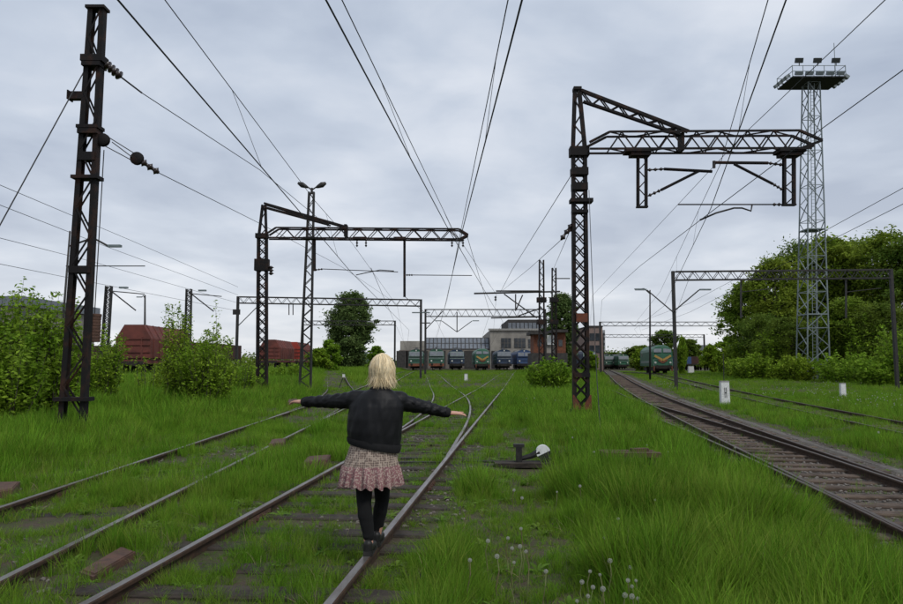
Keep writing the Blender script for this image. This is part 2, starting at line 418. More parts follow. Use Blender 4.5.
# ------------------------------------------------------------------ the woman balancing on the rail
M['skin'] = mat('skin', (.52, .29, .21), (.46, .24, .17), .5, 9, spec=.35)
M['leather'] = mat('black_jacket', (.0045, .0047, .0056), (.0075, .0077, .009), .55, 14, .0008, 40, spec=.22)
M['rib'] = mat('ribbed_knit', (.008, .008, .009), (.013, .013, .014), .9, 20)
M['legging'] = mat('black_leggings', (.0035, .0035, .0038), None, .95, bump=.0005, bscale=300)
M['shoe'] = mat('black_shoe', (.008, .008, .008), (.014, .013, .012), .5, 12)
M['hair'] = mat('blonde_hair', (.66, .51, .29), (.82, .69, .46), .5, 16, island=.4, spec=.4, transl=.12)
M['hairroot'] = mat('blonde_hair_underlayer', (.42, .30, .15), (.54, .41, .23), .6, 18)
def skirt_mat(name, base, dots, third, scale, rnd):
    m = mat(name, base, third, .9, 22, .001, 120); n = m.node_tree.nodes; l = m.node_tree.links; b = n["Principled BSDF"]
    src = b.inputs["Base Color"].links[0].from_socket; geo = n["Geometry"] if "Geometry" in n else n.new("ShaderNodeNewGeometry")
    vo = n.new("ShaderNodeTexVoronoi"); vo.inputs["Scale"].default_value = scale; vo.inputs["Randomness"].default_value = rnd; l.new(geo.outputs["Position"], vo.inputs["Vector"])
    mr = n.new("ShaderNodeMapRange"); mr.inputs[1].default_value = .42; mr.inputs[2].default_value = .5; mr.inputs[3].default_value = 1; mr.inputs[4].default_value = 0; l.new(vo.outputs["Distance"], mr.inputs[0])
    mi = n.new("ShaderNodeMix"); mi.data_type = 'RGBA'; l.new(mr.outputs[0], mi.inputs[0]); l.new(src, mi.inputs[6]); mi.inputs[7].default_value = (*dots, 1)
    l.new(mi.outputs[2], b.inputs["Base Color"]); return m
M['skirt'] = skirt_mat('dotted_beige_cotton', (.36, .295, .245), (.13, .095, .08), (.31, .245, .20), 55, .25)
M['ruffle'] = skirt_mat('pink_patterned_cotton', (.27, .135, .135), (.36, .28, .245), (.17, .08, .09), 75, 1.0)
YW = 5.72
def W(px, py, dy=0.0): return P(px, py, YW + dy)
def ball_rings(c, rx, ry, rz_, n=14, k=10):
    return [[Vector(c) + Vector((rx * math.sin(math.pi * i / k) * math.cos(2 * math.pi * j / n), ry * math.sin(math.pi * i / k) * math.sin(2 * math.pi * j / n), -rz_ * math.cos(math.pi * i / k))) for j in range(n)] for i in range(k + 1)]
def ball(b, c, rx, ry=None, rz_=None):
    rs = ball_rings(c, rx, ry or rx, rz_ or rx); b.rings(rs[1:-1]); return b
def capsule(b, p0, p1, r0, r1, n=12):
    p0, p1 = Vector(p0), Vector(p1); d = (p1 - p0).normalized(); pts = []; rr = []
    for k in (75, 45, 15): pts.append(p0 - d * r0 * math.sin(R(k))); rr.append(r0 * math.cos(R(k)))
    for t in (.0, .25, .5, .75, 1.0): pts.append(lerp_(p0, p1, t)); rr.append(r0 + (r1 - r0) * t)
    for k in (15, 45, 75): pts.append(p1 + d * r1 * math.sin(R(k))); rr.append(r1 * math.cos(R(k)))
    b.tube(pts, rr, n); return b
def lerp_(a, b, t): return Vector(a) * (1 - t) + Vector(b) * t
def fuse(b, voxel, it=8, name="fused"):
    """one continuous surface from overlapping volumes"""
    me = b.mesh(name, M['skin']); o = bpy.data.objects.new("fusing", me); COL.objects.link(o)
    md = o.modifiers.new("r", 'REMESH'); md.mode = 'VOXEL'; md.voxel_size = voxel; md.use_smooth_shade = True
    ms = o.modifiers.new("s", 'SMOOTH'); ms.factor = .5; ms.iterations = it
    bpy.context.view_layer.update(); dg = bpy.context.evaluated_depsgraph_get()
    res = bpy.data.meshes.new_from_object(o.evaluated_get(dg)); bpy.data.objects.remove(o); res.name = name; return res
def finish(me, material, parent, name, fn=None):
    me.materials.clear(); me.materials.append(material)
    if fn is not None:
        n = len(me.vertices); v = np.empty(n * 3); me.vertices.foreach_get("co", v); v = v.reshape(-1, 3)
        no = np.empty(n * 3); me.vertices.foreach_get("normal", no); no = no.reshape(-1, 3)
        v = v + no * fn(v)[:, None]; me.vertices.foreach_set("co", v.ravel())
    me.polygons.foreach_set("use_smooth", [True] * len(me.polygons)); me.update(); return put(name, me, parent)
railz = RAILZ + .0
aL = Vector((float(xc_main(5.70)) + HALF, 5.70, railz + .085)); aR = Vector((float(xc_main(5.99)) + HALF + .005, 5.99, railz + .085))
woman = thing("person", (aL.x, 5.8, railz), "blonde woman in black jacket and patterned skirt balancing on the rail, arms outstretched", "person")
hipL, hipR = W(365, 452, .17), W(382, 452, .19); kL, kR = W(364, 502, .08), W(382, 500, .27)
shL, shR = W(354, 399, .19), W(400, 400, .19); eL, eR = W(327, 401.5, .29), W(427, 408, .27); wL, wR = W(303, 402, .36), W(449, 413, .33)
neck, head = W(380, 390, .17), W(382, 372, .19)
def leg(b, hip, kn, an, g=0.0, stop=None):
    calf = lerp_(kn, an, .32) + Vector((0, -.018, 0)); capsule(b, hip, kn, .088 + g, .056 + g); capsule(b, kn, calf, .054 + g, .055 + g); capsule(b, calf, stop if stop is not None else an, .055 + g, (.040 if stop is not None else .036) + g)
bd = MB()
for a, k_, n_ in ((hipL, kL, aL), (hipR, kR, aR)): leg(bd, a, k_, n_)
for an in (aL, aR): capsule(bd, an + Vector((0, -.02, -.045)), an + Vector((.012, .13, -.058)), .032, .026)
capsule(bd, hipL + Vector((.02, 0, .03)), hipR + Vector((-.02, 0, .03)), .115, .115)
capsule(bd, (hipL + hipR) / 2 + Vector((0, 0, .05)), W(377, 408, .18), .125, .14); capsule(bd, shL, shR, .065, .065); capsule(bd, W(376, 405, .18), neck, .10, .056)
capsule(bd, neck, head, .052, .05)
ball(bd, head + Vector((0, -.005, .015)), .076, .095, .10); ball(bd, head + Vector((0, .05, -.045)), .052, .05, .06)
ball(bd, head + Vector((.0, .1, -.01)), .013, .022, .02)           # nose
for s in (-1, 1): ball(bd, head + Vector((s * .078, .005, -.01)), .012, .022, .032)
for s_, e_, w_ in ((shL, eL, wL), (shR, eR, wR)): capsule(bd, s_, e_, .05, .040); capsule(bd, e_, w_, .040, .027)
def hand(b, wr, dirv, side, spread, palm_n, curl):
    """palm, four jointed fingers, thumb from the side of the palm"""
    d = Vector(dirv).normalized(); nrm = Vector(palm_n); nrm = (nrm - d * nrm.dot(d)).normalized(); s = d.cross(nrm).normalized() * side
    for k in (-1.5, -.5, .5, 1.5): capsule(b, wr + d * .01 + s * k * .010, wr + d * .085 + s * k * .0175, .0145, .0125, 8)
    for i, k in enumerate((1.5, .5, -.5, -1.5)):
        ln = (.070, .080, .074, .058)[i]; p = wr + d * .085 + s * k * .018; fd = (d + s * k * spread * .16).normalized(); c = curl[i]
        for j, (fr, rr_) in enumerate(((.44, .0095), (.32, .0085), (.24, .0078))):
            ang = c * (j + .6); dd = (fd * math.cos(ang) + nrm * math.sin(ang)).normalized(); q_ = p + dd * ln * fr; capsule(b, p, q_, rr_, rr_ * .93, 8); p = q_
    p = wr + d * .022 + s * .024; td = (d * .65 + s * .75 + nrm * .1).normalized()
    for ln, rr_ in ((.040, .0125), (.032, .0105), (.024, .009)): q_ = p + td * ln; capsule(b, p, q_, rr_, rr_ * .9, 8); p = q_; td = (td + d * .22).normalized()
hand(bd, wL, W(289, 400.5, .46) - wL, -1, .5, (0, .15, -1), (.22, .26, .3, .34)); hand(bd, wR, W(466, 413.5, .39) - wR, 1, 1.15, (0, .2, -1), (.02, .16, .2, .12))
finish(fuse(bd, .0052, 3, "body"), M['skin'], woman, "body")
b = MB()
for s in (-1, 1): ball(b, head + Vector((s * .03, .082, .012)), .012, .008, .008)
b.build("eye", M['white'], woman, True); b = MB(); ball(b, head + Vector((0, .098, -.055)), .022, .006, .006); b.build("mouth", mat('lips', (.35, .10, .09), None, .5), woman, True)
lg = MB()
for a, k_, n_ in ((hipL, kL, aL), (hipR, kR, aR)): leg(lg, a, k_, n_, .0065, n_ + Vector((0, 0, .05 if n_ is aL else .038)))
def lw(v): return (vnoise(v[:, 2] * 1.0, v[:, 0] * .4 + v[:, 1] * .3, 34, 3) - .5) * .005 * (sm(.62, .3, v[:, 2]) + .3)
finish(fuse(lg, .007, 4, "leggings"), M['legging'], woman, "leggings", lw)
for an in (aL, aR):     # shoes: low black pumps with a small heel
    sb = MB(); z = railz
    capsule(sb, Vector((an.x - .002, an.y - .045, z + .055)), Vector((an.x + .012, an.y + .06, z + .05)), .041, .040); capsule(sb, Vector((an.x + .012, an.y + .05, z + .045)), Vector((an.x + .02, an.y + .155, z + .036)), .042, .032)
    capsule(sb, Vector((an.x, an.y - .05, z + .03)), Vector((an.x, an.y - .05, z + .085)), .040, .037)
    sh = finish(fuse(sb, .006, 4, "shoe"), M['shoe'], woman, "shoe"); b = MB(); b.box((an.x + .009, an.y + .055, z + .008), (.074, .26, .016), -.06); b.box((an.x, an.y - .055, z + .018), (.066, .07, .034)); b.build("sole", M['black'], sh)
# jacket
jk = MB(); capsule(jk, shL, shR, .078, .078); capsule(jk, W(376, 408, .18), neck + Vector((0, 0, -.02)), .13, .075)
def ell(px, py, rx, ry, dy=.16, n=28, tilt=0.0): 
    c = W(px, py, dy); return [c + Vector((rx * math.cos(2 * math.pi * j / n), ry * math.sin(2 * math.pi * j / n), tilt * math.cos(2 * math.pi * j / n))) for j in range(n)]
jk.rings([ell(374, 447, .205, .155, tilt=-.035), ell(374, 442, .222, .165, tilt=-.032), ell(374, 432, .232, .172, tilt=-.02), ell(375, 418, .235, .168), ell(377, 406, .228, .15), ell(378, 398, .20, .125), ell(379, 393, .15, .10), ell(380, 389, .09, .08)])
for s_, e_, w_, o_ in ((shL, eL, wL, 1), (shR, eR, wR, -1)):
    capsule(jk, s_ + Vector((o_ * .02, 0, -.012)), e_, .078, .058); capsule(jk, e_, lerp_(e_, w_, .86), .057, .046)
ax = [(np.array(shL), np.array(eL)), (np.array(eL), np.array(wL)), (np.array(shR), np.array(eR)), (np.array(eR), np.array(wR))]
def jw_(v):
    out = np.zeros(len(v)); tor = sm(.30, .20, np.abs(v[:, 0] - float(W(377, 410, .16).x)))
    a = (vnoise(v[:, 0] * 1.5 + v[:, 2] * .12, v[:, 2] * .22 + v[:, 1] * .6, 17, 3) - .5) + .6 * (vnoise(v[:, 0] * 1.2 - v[:, 2] * .3, v[:, 2] * .4 + v[:, 1] * .8, 26, 5) - .5)
    out += a * .012 * tor * (1 - sm(float(W(377, 404, .1).z), float(W(377, 396, .1).z), v[:, 2]))
    for i, (p, q) in enumerate(ax):
        d = q - p; L2 = np.linalg.norm(d); d = d / L2; t = (v - p) @ d; per = v - p - t[:, None] * d; rr_ = np.linalg.norm(per, axis=1)
        inside = ((t > -.02) & (t < L2 + .02) & (rr_ < .11)).astype(float) * (1 - tor)
        ang = np.arctan2(per[:, 2], per[:, 1]); f = np.sin(t * (62 + 7 * i) + 1.4 * np.sin(ang * 1.0 + i) + 4 * vnoise(t * 9, ang, 1.5, i)) * .5 + (vnoise(t * 26, ang * 1.6, 1.2, 4 + i) - .5)
        out += inside * f * .0062
    return out
finish(fuse(jk, .007, 8, "jacket"), M['leather'], woman, "jacket", jw_)
def ribband(name, ring0, ring1, amp):
    b = MB(); n = 120; rs = []
    for f in (0, .33, .66, 1.0):
        r_ = []
        for j in range(n):
            a = 2 * math.pi * j / n; q0 = ring0(a); q1 = ring1(a); c = lerp_(q0[0], q1[0], f); o = lerp_(q0[1], q1[1], f)
            r_.append(c + o * (1 + amp * (1 if j % 2 else -1) + .03 * math.sin(math.pi * f)))
        rs.append(r_)
    b.rings(rs, cap=False); return b.build(name, M['rib'], woman, True)
ribband("hem_band", lambda a: (W(374, 448, .16), Vector((.212 * math.cos(a), .162 * math.sin(a), -.04 * math.cos(a)))), lambda a: (W(374, 440.5, .16), Vector((.224 * math.cos(a), .168 * math.sin(a), -.034 * math.cos(a)))), .012)
for e_, w_ in ((eL, wL), (eR, wR)):
    d = (w_ - e_).normalized(); u = d.orthogonal().normalized(); v_ = d.cross(u); c0, c1 = lerp_(e_, w_, .80), lerp_(e_, w_, 1.02)
    ribband("cuff", lambda a, c=c0: (c, (u * math.cos(a) + v_ * math.sin(a)) * .047), lambda a, c=c1: (c, (u * math.cos(a) + v_ * math.sin(a)) * .036), .02)
ribband("collar", lambda a: (W(380, 391, .16), Vector((.098 * math.cos(a), .086 * math.sin(a), 0))), lambda a: (W(380.5, 386.5, .165), Vector((.078 * math.cos(a), .074 * math.sin(a), 0))), .012)
# skirt and ruffle
def ring_skirt(py, px, rx, ry, amp, seedv, hemtilt=0.0, n=220, k=19):
    c = W(px, py, .17); o = []
    for j in range(n):
        a = 2 * math.pi * j / n; f = amp * (math.sin(a * k + 1.5 * math.sin(a * 3 + seedv)) + .45 * math.sin(a * (k * 2 + 3) + seedv))
        o.append(c + Vector(((rx + f) * math.cos(a), (ry + f) * math.sin(a), hemtilt * abs(f) * 6 * 0 + hemtilt * math.cos(a) + amp * .7 * math.sin(a * k + .8))))
    return o
b = MB(); b.rings([ring_skirt(438, 374, .185, .145, 0, 1), ring_skirt(446, 373, .195, .155, .0015, 1), ring_skirt(455, 372, .208, .172, .003, 1), ring_skirt(462, 371, .222, .188, .004, 1), ring_skirt(468, 370.5, .236, .20, .005, 1)], cap=False); sk = b.build("skirt", M['skirt'], woman, True)
b = MB(); b.rings([ring_skirt(464.5, 370.8, .231, .196, .005, 1), ring_skirt(467, 370.6, .238, .203, .009, 1.1), ring_skirt(473, 370.5, .246, .212, .013, 1.3), ring_skirt(478, 370.5, .250, .222, .016, 1.5), ring_skirt(483.5, 370.5, .258, .224, .018, 1.7), ring_skirt(485, 370.5, .257, .223, .018, 1.7)], cap=False); b.build("ruffle", M['ruffle'], woman, True)
# hair: an underlayer and many loose locks
hb_ = MB(); hc = head + Vector((.002, -.012, .012))
def hring(z, rx, ry, n=26): return [hc + Vector((rx * math.cos(2 * math.pi * j / n) * (1 + .03 * math.sin(5 * j)), ry * math.sin(2 * math.pi * j / n) - .0, z)) for j in range(n)]
hb_.rings([hring(.112, .02, .03), hring(.10, .055, .065), hring(.07, .085, .098), hring(.03, .092, .102), hring(-.02, .092, .094), hring(-.06, .080, .076), hring(-.085, .060, .056), hring(-.095, .04, .04)])
hair = hb_.build("hair", M['hairroot'], woman, True)
lk = MB(); rr = random.Random(12)
for i in range(2600):
    a = rr.uniform(0, 6.283); back_ = math.sin(a)
    if back_ > .72 and rr.random() < .85: continue           # face side left open
    part = Vector((rr.gauss(.0, .012), rr.gauss(.0, .03), .118)); Rx, Ry = .106 * rr.uniform(.88, 1.10), .112 * rr.uniform(.88, 1.08)
    ln = rr.uniform(.62, 1.12); end = -.142 * ln + (.03 if back_ > .3 else 0) ; pts = []; tw = rr.gauss(0, .26); flick = rr.gauss(-.03, .3); wav = rr.uniform(0, 6.28)
    for k in range(10):
        t = k / 9; th = min(1.0, t / .52) * 1.62; aa = a + tw * t + .15 * math.sin(7 * t + wav)
        if t <= .52: q_ = Vector((Rx * math.sin(th) * math.cos(aa), Ry * math.sin(th) * math.sin(aa), .118 * math.cos(th))) + part * (1 - t / .52) * .25
        else:
            u_ = (t - .52) / .48; sc2 = 1 - .24 * u_ + flick * u_ * u_; q_ = Vector((Rx * sc2 * math.cos(aa), Ry * .98 * (sc2 - .10 * u_) * math.sin(aa), -.006 + (end + .006) * u_))
        pts.append(hc + q_)
    w_ = rr.uniform(.0014, .0040); vs = []
    for k, p in enumerate(pts):
        tg = (pts[min(k + 1, 9)] - pts[max(k - 1, 0)]).normalized(); outw = (p - hc); outw.z *= .3; sd_ = tg.cross(outw).normalized(); ww = w_ * (1 - (k / 9) ** 3 * .85); vs += [p - sd_ * ww, p + outw.normalized() * ww * .5, p + sd_ * ww]
    lk.add(vs, [f for k in range(9) for f in ((3 * k, 3 * k + 1, 3 * k + 4, 3 * k + 3), (3 * k + 1, 3 * k + 2, 3 * k + 5, 3 * k + 4))])
tag(lk.build("locks", M['hair'], hair, True), kind="stuff")

# ------------------------------------------------------------------ masts, arms, portals
def lerp(a, b, t): return Vector(a) * (1 - t) + Vector(b) * t
def zigzag(parent, a0, a1, b0, b1, n, wd, dp, material, name="brace", cross=False, start=0):
    """diagonal bars between two chords a and b"""
    for i in range(n):
        t0, t1 = i / n, (i + 1) / n
        if (i + start) % 2 == 0 or cross: bar(name, lerp(a0, a1, t0), lerp(b0, b1, t1), wd, dp, material, parent)
        if (i + start) % 2 == 1 or cross: bar(name, lerp(b0, b1, t0), lerp(a0, a1, t1), wd, dp, material, parent)
def twin_mast(root, base, top, w0, w1, depth, chord, n, cross=False, material=None):
    """two channel legs laced front and back"""
    m = material or M['rust']
    base = Vector(base); top = Vector(top)
    l0, l1 = base + Vector((-w0 / 2, 0, 0)), top + Vector((-w1 / 2, 0, 0)); r0, r1 = base + Vector((w0 / 2, 0, 0)), top + Vector((w1 / 2, 0, 0))
    bar("leg", l0, l1, chord, depth, m, root, 'channel', (1, 0, 0)); bar("leg", r0, r1, chord, depth, m, root, 'channel', (-1, 0, 0))
    for dy in (-depth / 2 - .008, depth / 2 + .008):
        o = Vector((0, dy, 0)); zigzag(root, l0 + o, l1 + o, r0 + o, r1 + o, n, .042, .012, m, "brace", cross)
def insulator(parent, p0, p1, r=.05, k=4, name="insulator"):
    p0, p1 = Vector(p0), Vector(p1); b = MB(); pts = []; rr = []
    n = k * 4
    for i in range(n + 1):
        pts.append(lerp(p0, p1, i / n)); rr.append((.35, .55, 1.0, .5)[i % 4] * r if 0 < i < n else r * .3)
    b.tube(pts, rr, 10); return b.build(name, M['porc'], parent, True)
def rod(parent, p0, p1, r, name="rod", material=None):
    return bar(name, p0, p1, 2 * r, 2 * r, material or M['dsteel'], parent, 'round')

# --- the tall anchor mast at the left
YL = 16.0
bL = G(72, 436, hz_(-8.8, 16)); bL = Vector((P(72, 430, YL).x, YL, hz_(P(72, 430, YL).x, YL)))
tL = P(97.5, 10, YL)
ml = thing("anchor_mast", bL, "tall tapering dark lattice mast with wire tensioning pulleys beside the left shrubs", "mast")
twin_mast(ml, bL - Vector((0, 0, .2)), tL, .50, .27, .18, .115, 15)
b = MB(); b.box(tL + Vector((0, 0, .03)), (.46, .30, .07)); b.build("cap_plate", M['rust'], ml)
def at_l(py): return P(72 + (97.5 - 72) * (430 - py) / 420.0, py, YL)
for py, wd, hh, dpt in ((60, .52, .16, .34), (66, .44, .10, .36), (128, .52, .08, .34), (132, .46, .14, .32), (157, .40, .20, .23), (178, .62, .08, .34), (270, .5, .16, .24), (399, .78, .09, .34)):
    b = MB(); b.box(at_l(py), (wd, dpt, hh)); b.build("cross_plate", M['rust'], ml)
b = MB(); b.box(P(76, 96, YL), (.34, .16, .18)); b.box(P(70, 96, YL), (.03, .24, .22)); b.build("bracket", M['rust'], ml)
insulator(ml, P(106, 64, YL), P(121, 77, YL), .12, 4); rod(ml, P(121, 77, YL), P(142, 93, YL + .4), .02)
b = MB()
for q in (P(103, 140, YL), P(137, 158.5, YL + .3)):
    b.lathe([(.02, -.05), (.15, -.05), (.16, -.03), (.12, 0), (.16, .03), (.15, .05), (.02, .05)], q, 'Y', 18)
b.build("pulley", M['rust'], ml, True)
for a, c in (((105, 135), (137, 155)), ((105, 146), (135, 162)), ((112, 142), (136, 160))): rod(ml, P(a[0], a[1], YL), P(c[0], c[1], YL + .3), .011, "pulley_cable")
insulator(ml, P(141, 161, YL + .3), P(159, 173, YL + .5), .105, 3)
# tensioning weights: a hanging stack of rusted iron discs beside the mast leg
bw = P(93, 342, YL + .3)
for i in range(9):
    b = MB(); b.lathe([(.01, 0), (.15, 0), (.155, .02), (.155, .055), (.15, .07), (.01, .07)], bw + Vector((random.uniform(-.01, .01), 0, i * .074)), 'Z', 16); b.build("weight_disc", M['rusty'], ml)
rod(ml, bw, P(104, 150, YL + .25), .012, "weight_cable")

# --- cantilever masts (mast, raking stay, box arm, drop posts)
def box_arm(root, p0, p1, hh, dp, n, material, taper=.09, cw=.075, name="arm"):
    """box truss from p0 to p1 along x; tapered at both ends"""
    p0 = Vector(p0); p1 = Vector(p1)
    for dy in (-dp / 2, dp / 2):
        o = Vector((0, dy, 0)); u = Vector((0, 0, hh / 2))
        a, c = lerp(p0, p1, taper), lerp(p0, p1, 1 - taper)
        bar(name + "_chord", p0 + o - u, c + o - u + (p1 - c) * .5, cw, cw, material, root, 'angle'); bar(name + "_chord", a + o + u, c + o + u, cw, cw, material, root, 'angle')
        bar(name + "_chord", p0 + o - u * .2, a + o + u, cw, cw, material, root); bar(name + "_chord", c + o + u, p1 + o - u * .1, cw, cw, material, root)
        bar(name + "_chord", c + o - u, p1 + o - u * .1, cw, cw, material, root)
        zigzag(root, a + o - u, c + o - u, a + o + u, c + o + u, n, .045, .012, material, name + "_brace")
    for s in (-1, 1):
        u = Vector((0, 0, s * hh / 2)); a, c = lerp(p0, p1, taper), lerp(p0, p1, 1 - taper); o = Vector((0, dp / 2, 0))
        zigzag(root, a - o + u, c - o + u, a + o + u, c + o + u, n // 2, .045, .012, material, name + "_brace")
YR = 22.0
xr = P(581, 415, YR).x; bR = Vector((xr, YR, hz_(xr, YR)))
elbow = P(579, 151, YR); topR = P(577, 90, YR)
mr_ = thing("cantilever_mast", bR, "dark cantilever mast with red base reaching over the brown ballasted track", "mast")
twin_mast(mr_, bR - Vector((0, 0, .2)), elbow, .42, .38, .24, .105, 20, True)
for sx_ in (-1, 1):
    bar("peak_leg", elbow + Vector((sx_ * .20, 0, 0)), topR + Vector((-.0 + sx_ * .07, 0, 0)), .11, .2, M['rust'], mr_, 'channel', (sx_, 0, 0))
zigzag(mr_, elbow + Vector((-.2, -.12, 0)), topR + Vector((-.06, -.12, 0)), elbow + Vector((.2, -.12, 0)), topR + Vector((.06, -.12, 0)), 5, .05, .012, M['rust'], "brace")
b = MB(); b.box(topR + Vector((0, 0, .02)), (.26, .3, .10)); b.build("cap_plate", M['rust'], mr_)
b = MB(); b.hexa([bR + Vector(q) for q in ((-.33, -.24, .0), (.33, -.24, .0), (.33, .24, 0), (-.33, .24, 0), (-.31, -.21, .30), (.31, -.21, .30), (.31, .21, .30), (-.31, .21, .30))]); b.build("foundation", M['rust'], mr_)
for s in (-1, 1):
    b = MB(); q = bR + Vector((s * .13, -.255, .30))
    b.add([q + Vector((-.16, 0, 0)), q + Vector((.16, 0, 0)), q + Vector((s * .14 + .02, 0, .46)), q + Vector((s * .14 - .02, 0, .46)), q + Vector((-.16, .02, 0)), q + Vector((.16, .02, 0)), q + Vector((s * .14 + .02, .02, .46)), q + Vector((s * .14 - .02, .02, .46))],
          [(0, 1, 2, 3), (7, 6, 5, 4), (0, 4, 5, 1), (1, 5, 6, 2), (2, 6, 7, 3), (3, 7, 4, 0)]); b.build("red_gusset", M['rust_red'], mr_)
b = MB(); b.box(P(581, 318, YR) + Vector((0, -.16, 0)), (.36, .03, .28)); b.build("red_plate", M['rust_red'], mr_)
for py, wd, hh, dpt in ((172, .54, .24, .36), (187, .50, .24, .34), (201, .72, .12, .40), (212, .5, .1, .34), (152, .62, .30, .36), (375, .5, .14, .32)):
    b = MB(); b.box(P(579 + (py - 151) * .011 + (1.5 if py == 201 else 0), py, YR), (wd, dpt, hh)); b.build("clamp_plate", M['rust'], mr_)
b = MB(); b.bar(P(576, 228, YR), P(565, 232, YR), .1, .1); b.build("bracket", M['rust'], mr_)
insulator(mr_, P(572, 224, YR), P(561, 240, YR), .1, 3)
a0, a1 = P(588, 143, YR), P(818, 142, YR - 1.0)
box_arm(mr_, a0, a1, .56, .5, 15, M['rust'])
s0a, s0b = P(581, 91, YR), P(583, 102, YR); s1a, s1b = P(688, 132, YR - .4), P(683, 136, YR - .4)
for dy in (-.07, .07):
    o = Vector((0, dy, 0)); bar("stay_chord", s0a + o, s1a + o, .09, .09, M['rust'], mr_, 'angle'); bar("stay_chord", s0b + o, s1b + o, .07, .07, M['rust'], mr_, 'angle')
    zigzag(mr_, s0a + o, s1a + o, s0b + o, s1b + o, 11, .045, .012, M['rust'], "stay_brace")
b = MB(); b.bar(P(681, 134, YR - .4), P(681, 152, YR - .4), .08, .44); b.build("stay_hanger", M['rust'], mr_)
def drop_post(root, px, py0, py1, Y, wd, n):
    p0, p1 = P(px, py0, Y), P(px, py1, Y)
    for s in (-1, 1):
        o = Vector((s * wd / 2, 0, 0)); bar("drop_leg", p0 + o, p1 + o, .075, .14, M['rust'], root, 'channel', (s, 0, 0))
    zigzag(root, p0 + Vector((-wd / 2, -.07, 0)), p1 + Vector((-wd / 2, -.07, 0)), p0 + Vector((wd / 2, -.07, 0)), p1 + Vector((wd / 2, -.07, 0)), n, .035, .01, M['rust'], "drop_brace")
    b = MB(); b.box(p1, (wd + .1, .16, .05)); b.build("end_plate", M['rust'], root)
    b = MB(); b.box(p0 + Vector((-.15 if px < 700 else .02, 0, .05)), (.82, .5, .12)); b.box(p0 + Vector((-.08 if px < 700 else 0, 0, -.07)), (.62, .4, .10)); b.build("hanger_plate", M['rust'], root)
YA = YR - .3
drop_post(mr_, 642, 153, 207, YA, .26, 6); drop_post(mr_, 789, 153, 205, YR - .9, .30, 6)
def reg_tube(root, q, Y, r=.035):
    """insulated tube: clevis, insulator, tube"""
    p0, pm, p1 = [P(a, c, Y) for a, c in q]
    insulator(root, p0, pm, .06, 3); rod(root, pm, p1, r, "bracket_tube", M['rust'])
reg_tube(mr_, ((647, 170), (664, 169), (712, 171.5)), YA, .05); reg_tube(mr_, ((648, 196), (661, 190), (699, 171)), YA, .045)
reg_tube(mr_, ((783, 165), (768, 163), (713, 162.5)), YR - .9, .05); reg_tube(mr_, ((783, 190), (773, 184), (734, 164)), YR - .9, .045)
reg_tube(mr_, ((786, 204.5), (772, 204.5), (678, 204.5)), YR - .8, .022)
b = MB(); b.tube([P(752, 205, YR - .8), P(751, 211, YR - .8), P(742, 208, YR - .8), P(734, 208, YR - .8), P(716, 213, YR - .8), P(700, 220, YR - .8)], .028, 8); b.build("steady_arm", M['dsteel'], mr_, True)
rod(mr_, P(714, 161, YR - .9), P(714, 168, YR - .9), .05, "stop")
gw = thing("guy_wire", G(601, 438, .05), "thin dark guy wire dropping beside the red based cantilever mast", "wire")
b = MB(); b.tube([P(589, 190, YR - .1), P(593, 300, 19.5), P(597, 380, 17), G(601, 440, .02)], .010, 6); b.build("strand", M['wire'], gw)

# left cantilever (further off)
YM = 35.0
xm = P(262, 395, YM).x; bM = Vector((xm, YM, hz_(xm, YM)))
mm_ = thing("cantilever_mast", bM, "distant cantilever mast with long box arm over the left tracks", "mast")
e2 = P(262.5, 238, YM); t2 = P(264, 205, YM)
twin_mast(mm_, bM - Vector((0, 0, .3)), e2, .46, .40, .26, .12, 18, True)
for s in (-1, 1): bar("peak_leg", e2 + Vector((s * .2, 0, 0)), t2 + Vector((s * .07, 0, 0)), .10, .2, M['rust'], mm_)
zigzag(mm_, e2 + Vector((-.2, -.1, 0)), t2 + Vector((-.06, -.1, 0)), e2 + Vector((.2, -.1, 0)), t2 + Vector((.06, -.1, 0)), 4, .05, .012, M['rust'])
for py, sz in ((265, (.7, .4, .6)), (236, (.6, .4, .24))): b = MB(); b.box(P(262, py, YM), sz); b.build("clamp_plate", M['rust'], mm_)
box_arm(mm_, P(268, 233.5, YM), P(468, 235, YM), .52, .5, 20, M['rust'], .045, .085)
for dy in (-.2, .2):
    o = Vector((0, dy, 0)); bar("stay_chord", P(265, 204, YM) + o, P(345, 227, YM) + o, .10, .08, M['rust'], mm_); bar("stay_chord", P(265, 207.5, YM) + o, P(330, 225, YM) + o, .07, .07, M['rust'], mm_)
b = MB(); b.box(P(346, 231, YM), (.14, .5, .62)); b.build("stay_hanger", M['rust'], mm_)
b = MB(); b.bar(P(404.5, 237, YM), P(404.5, 297, YM), .12, .12); b.build("drop_leg", M['rust'], mm_)
b = MB(); b.bar(P(314.5, 237, YM), P(314.5, 271, YM), .12, .12); b.build("drop_leg", M['rust'], mm_)
for px in (400, 310, 360): b = MB(); b.box(P(px, 238.5, YM), (.62, .5, .1)); b.build("hanger_plate", M['rust'], mm_)
for q in (((315, 270), (323, 269), (398, 272)), ((406, 275), (413, 275), (472, 275.5))): reg_tube(mm_, q, YM, .02)
b = MB(); b.tube([P(394, 271, YM), P(380, 270, YM), P(365, 273, YM), P(356, 275, YM)], .025, 6); b.build("steady_arm", M['dsteel'], mm_)
for px in (357, 366, 452, 463): insulator(mm_, P(px, 239, YM), P(px, 247, YM), .07, 3); 
insulator(mm_, P(271, 266, YM), P(271, 275, YM), .16, 3)

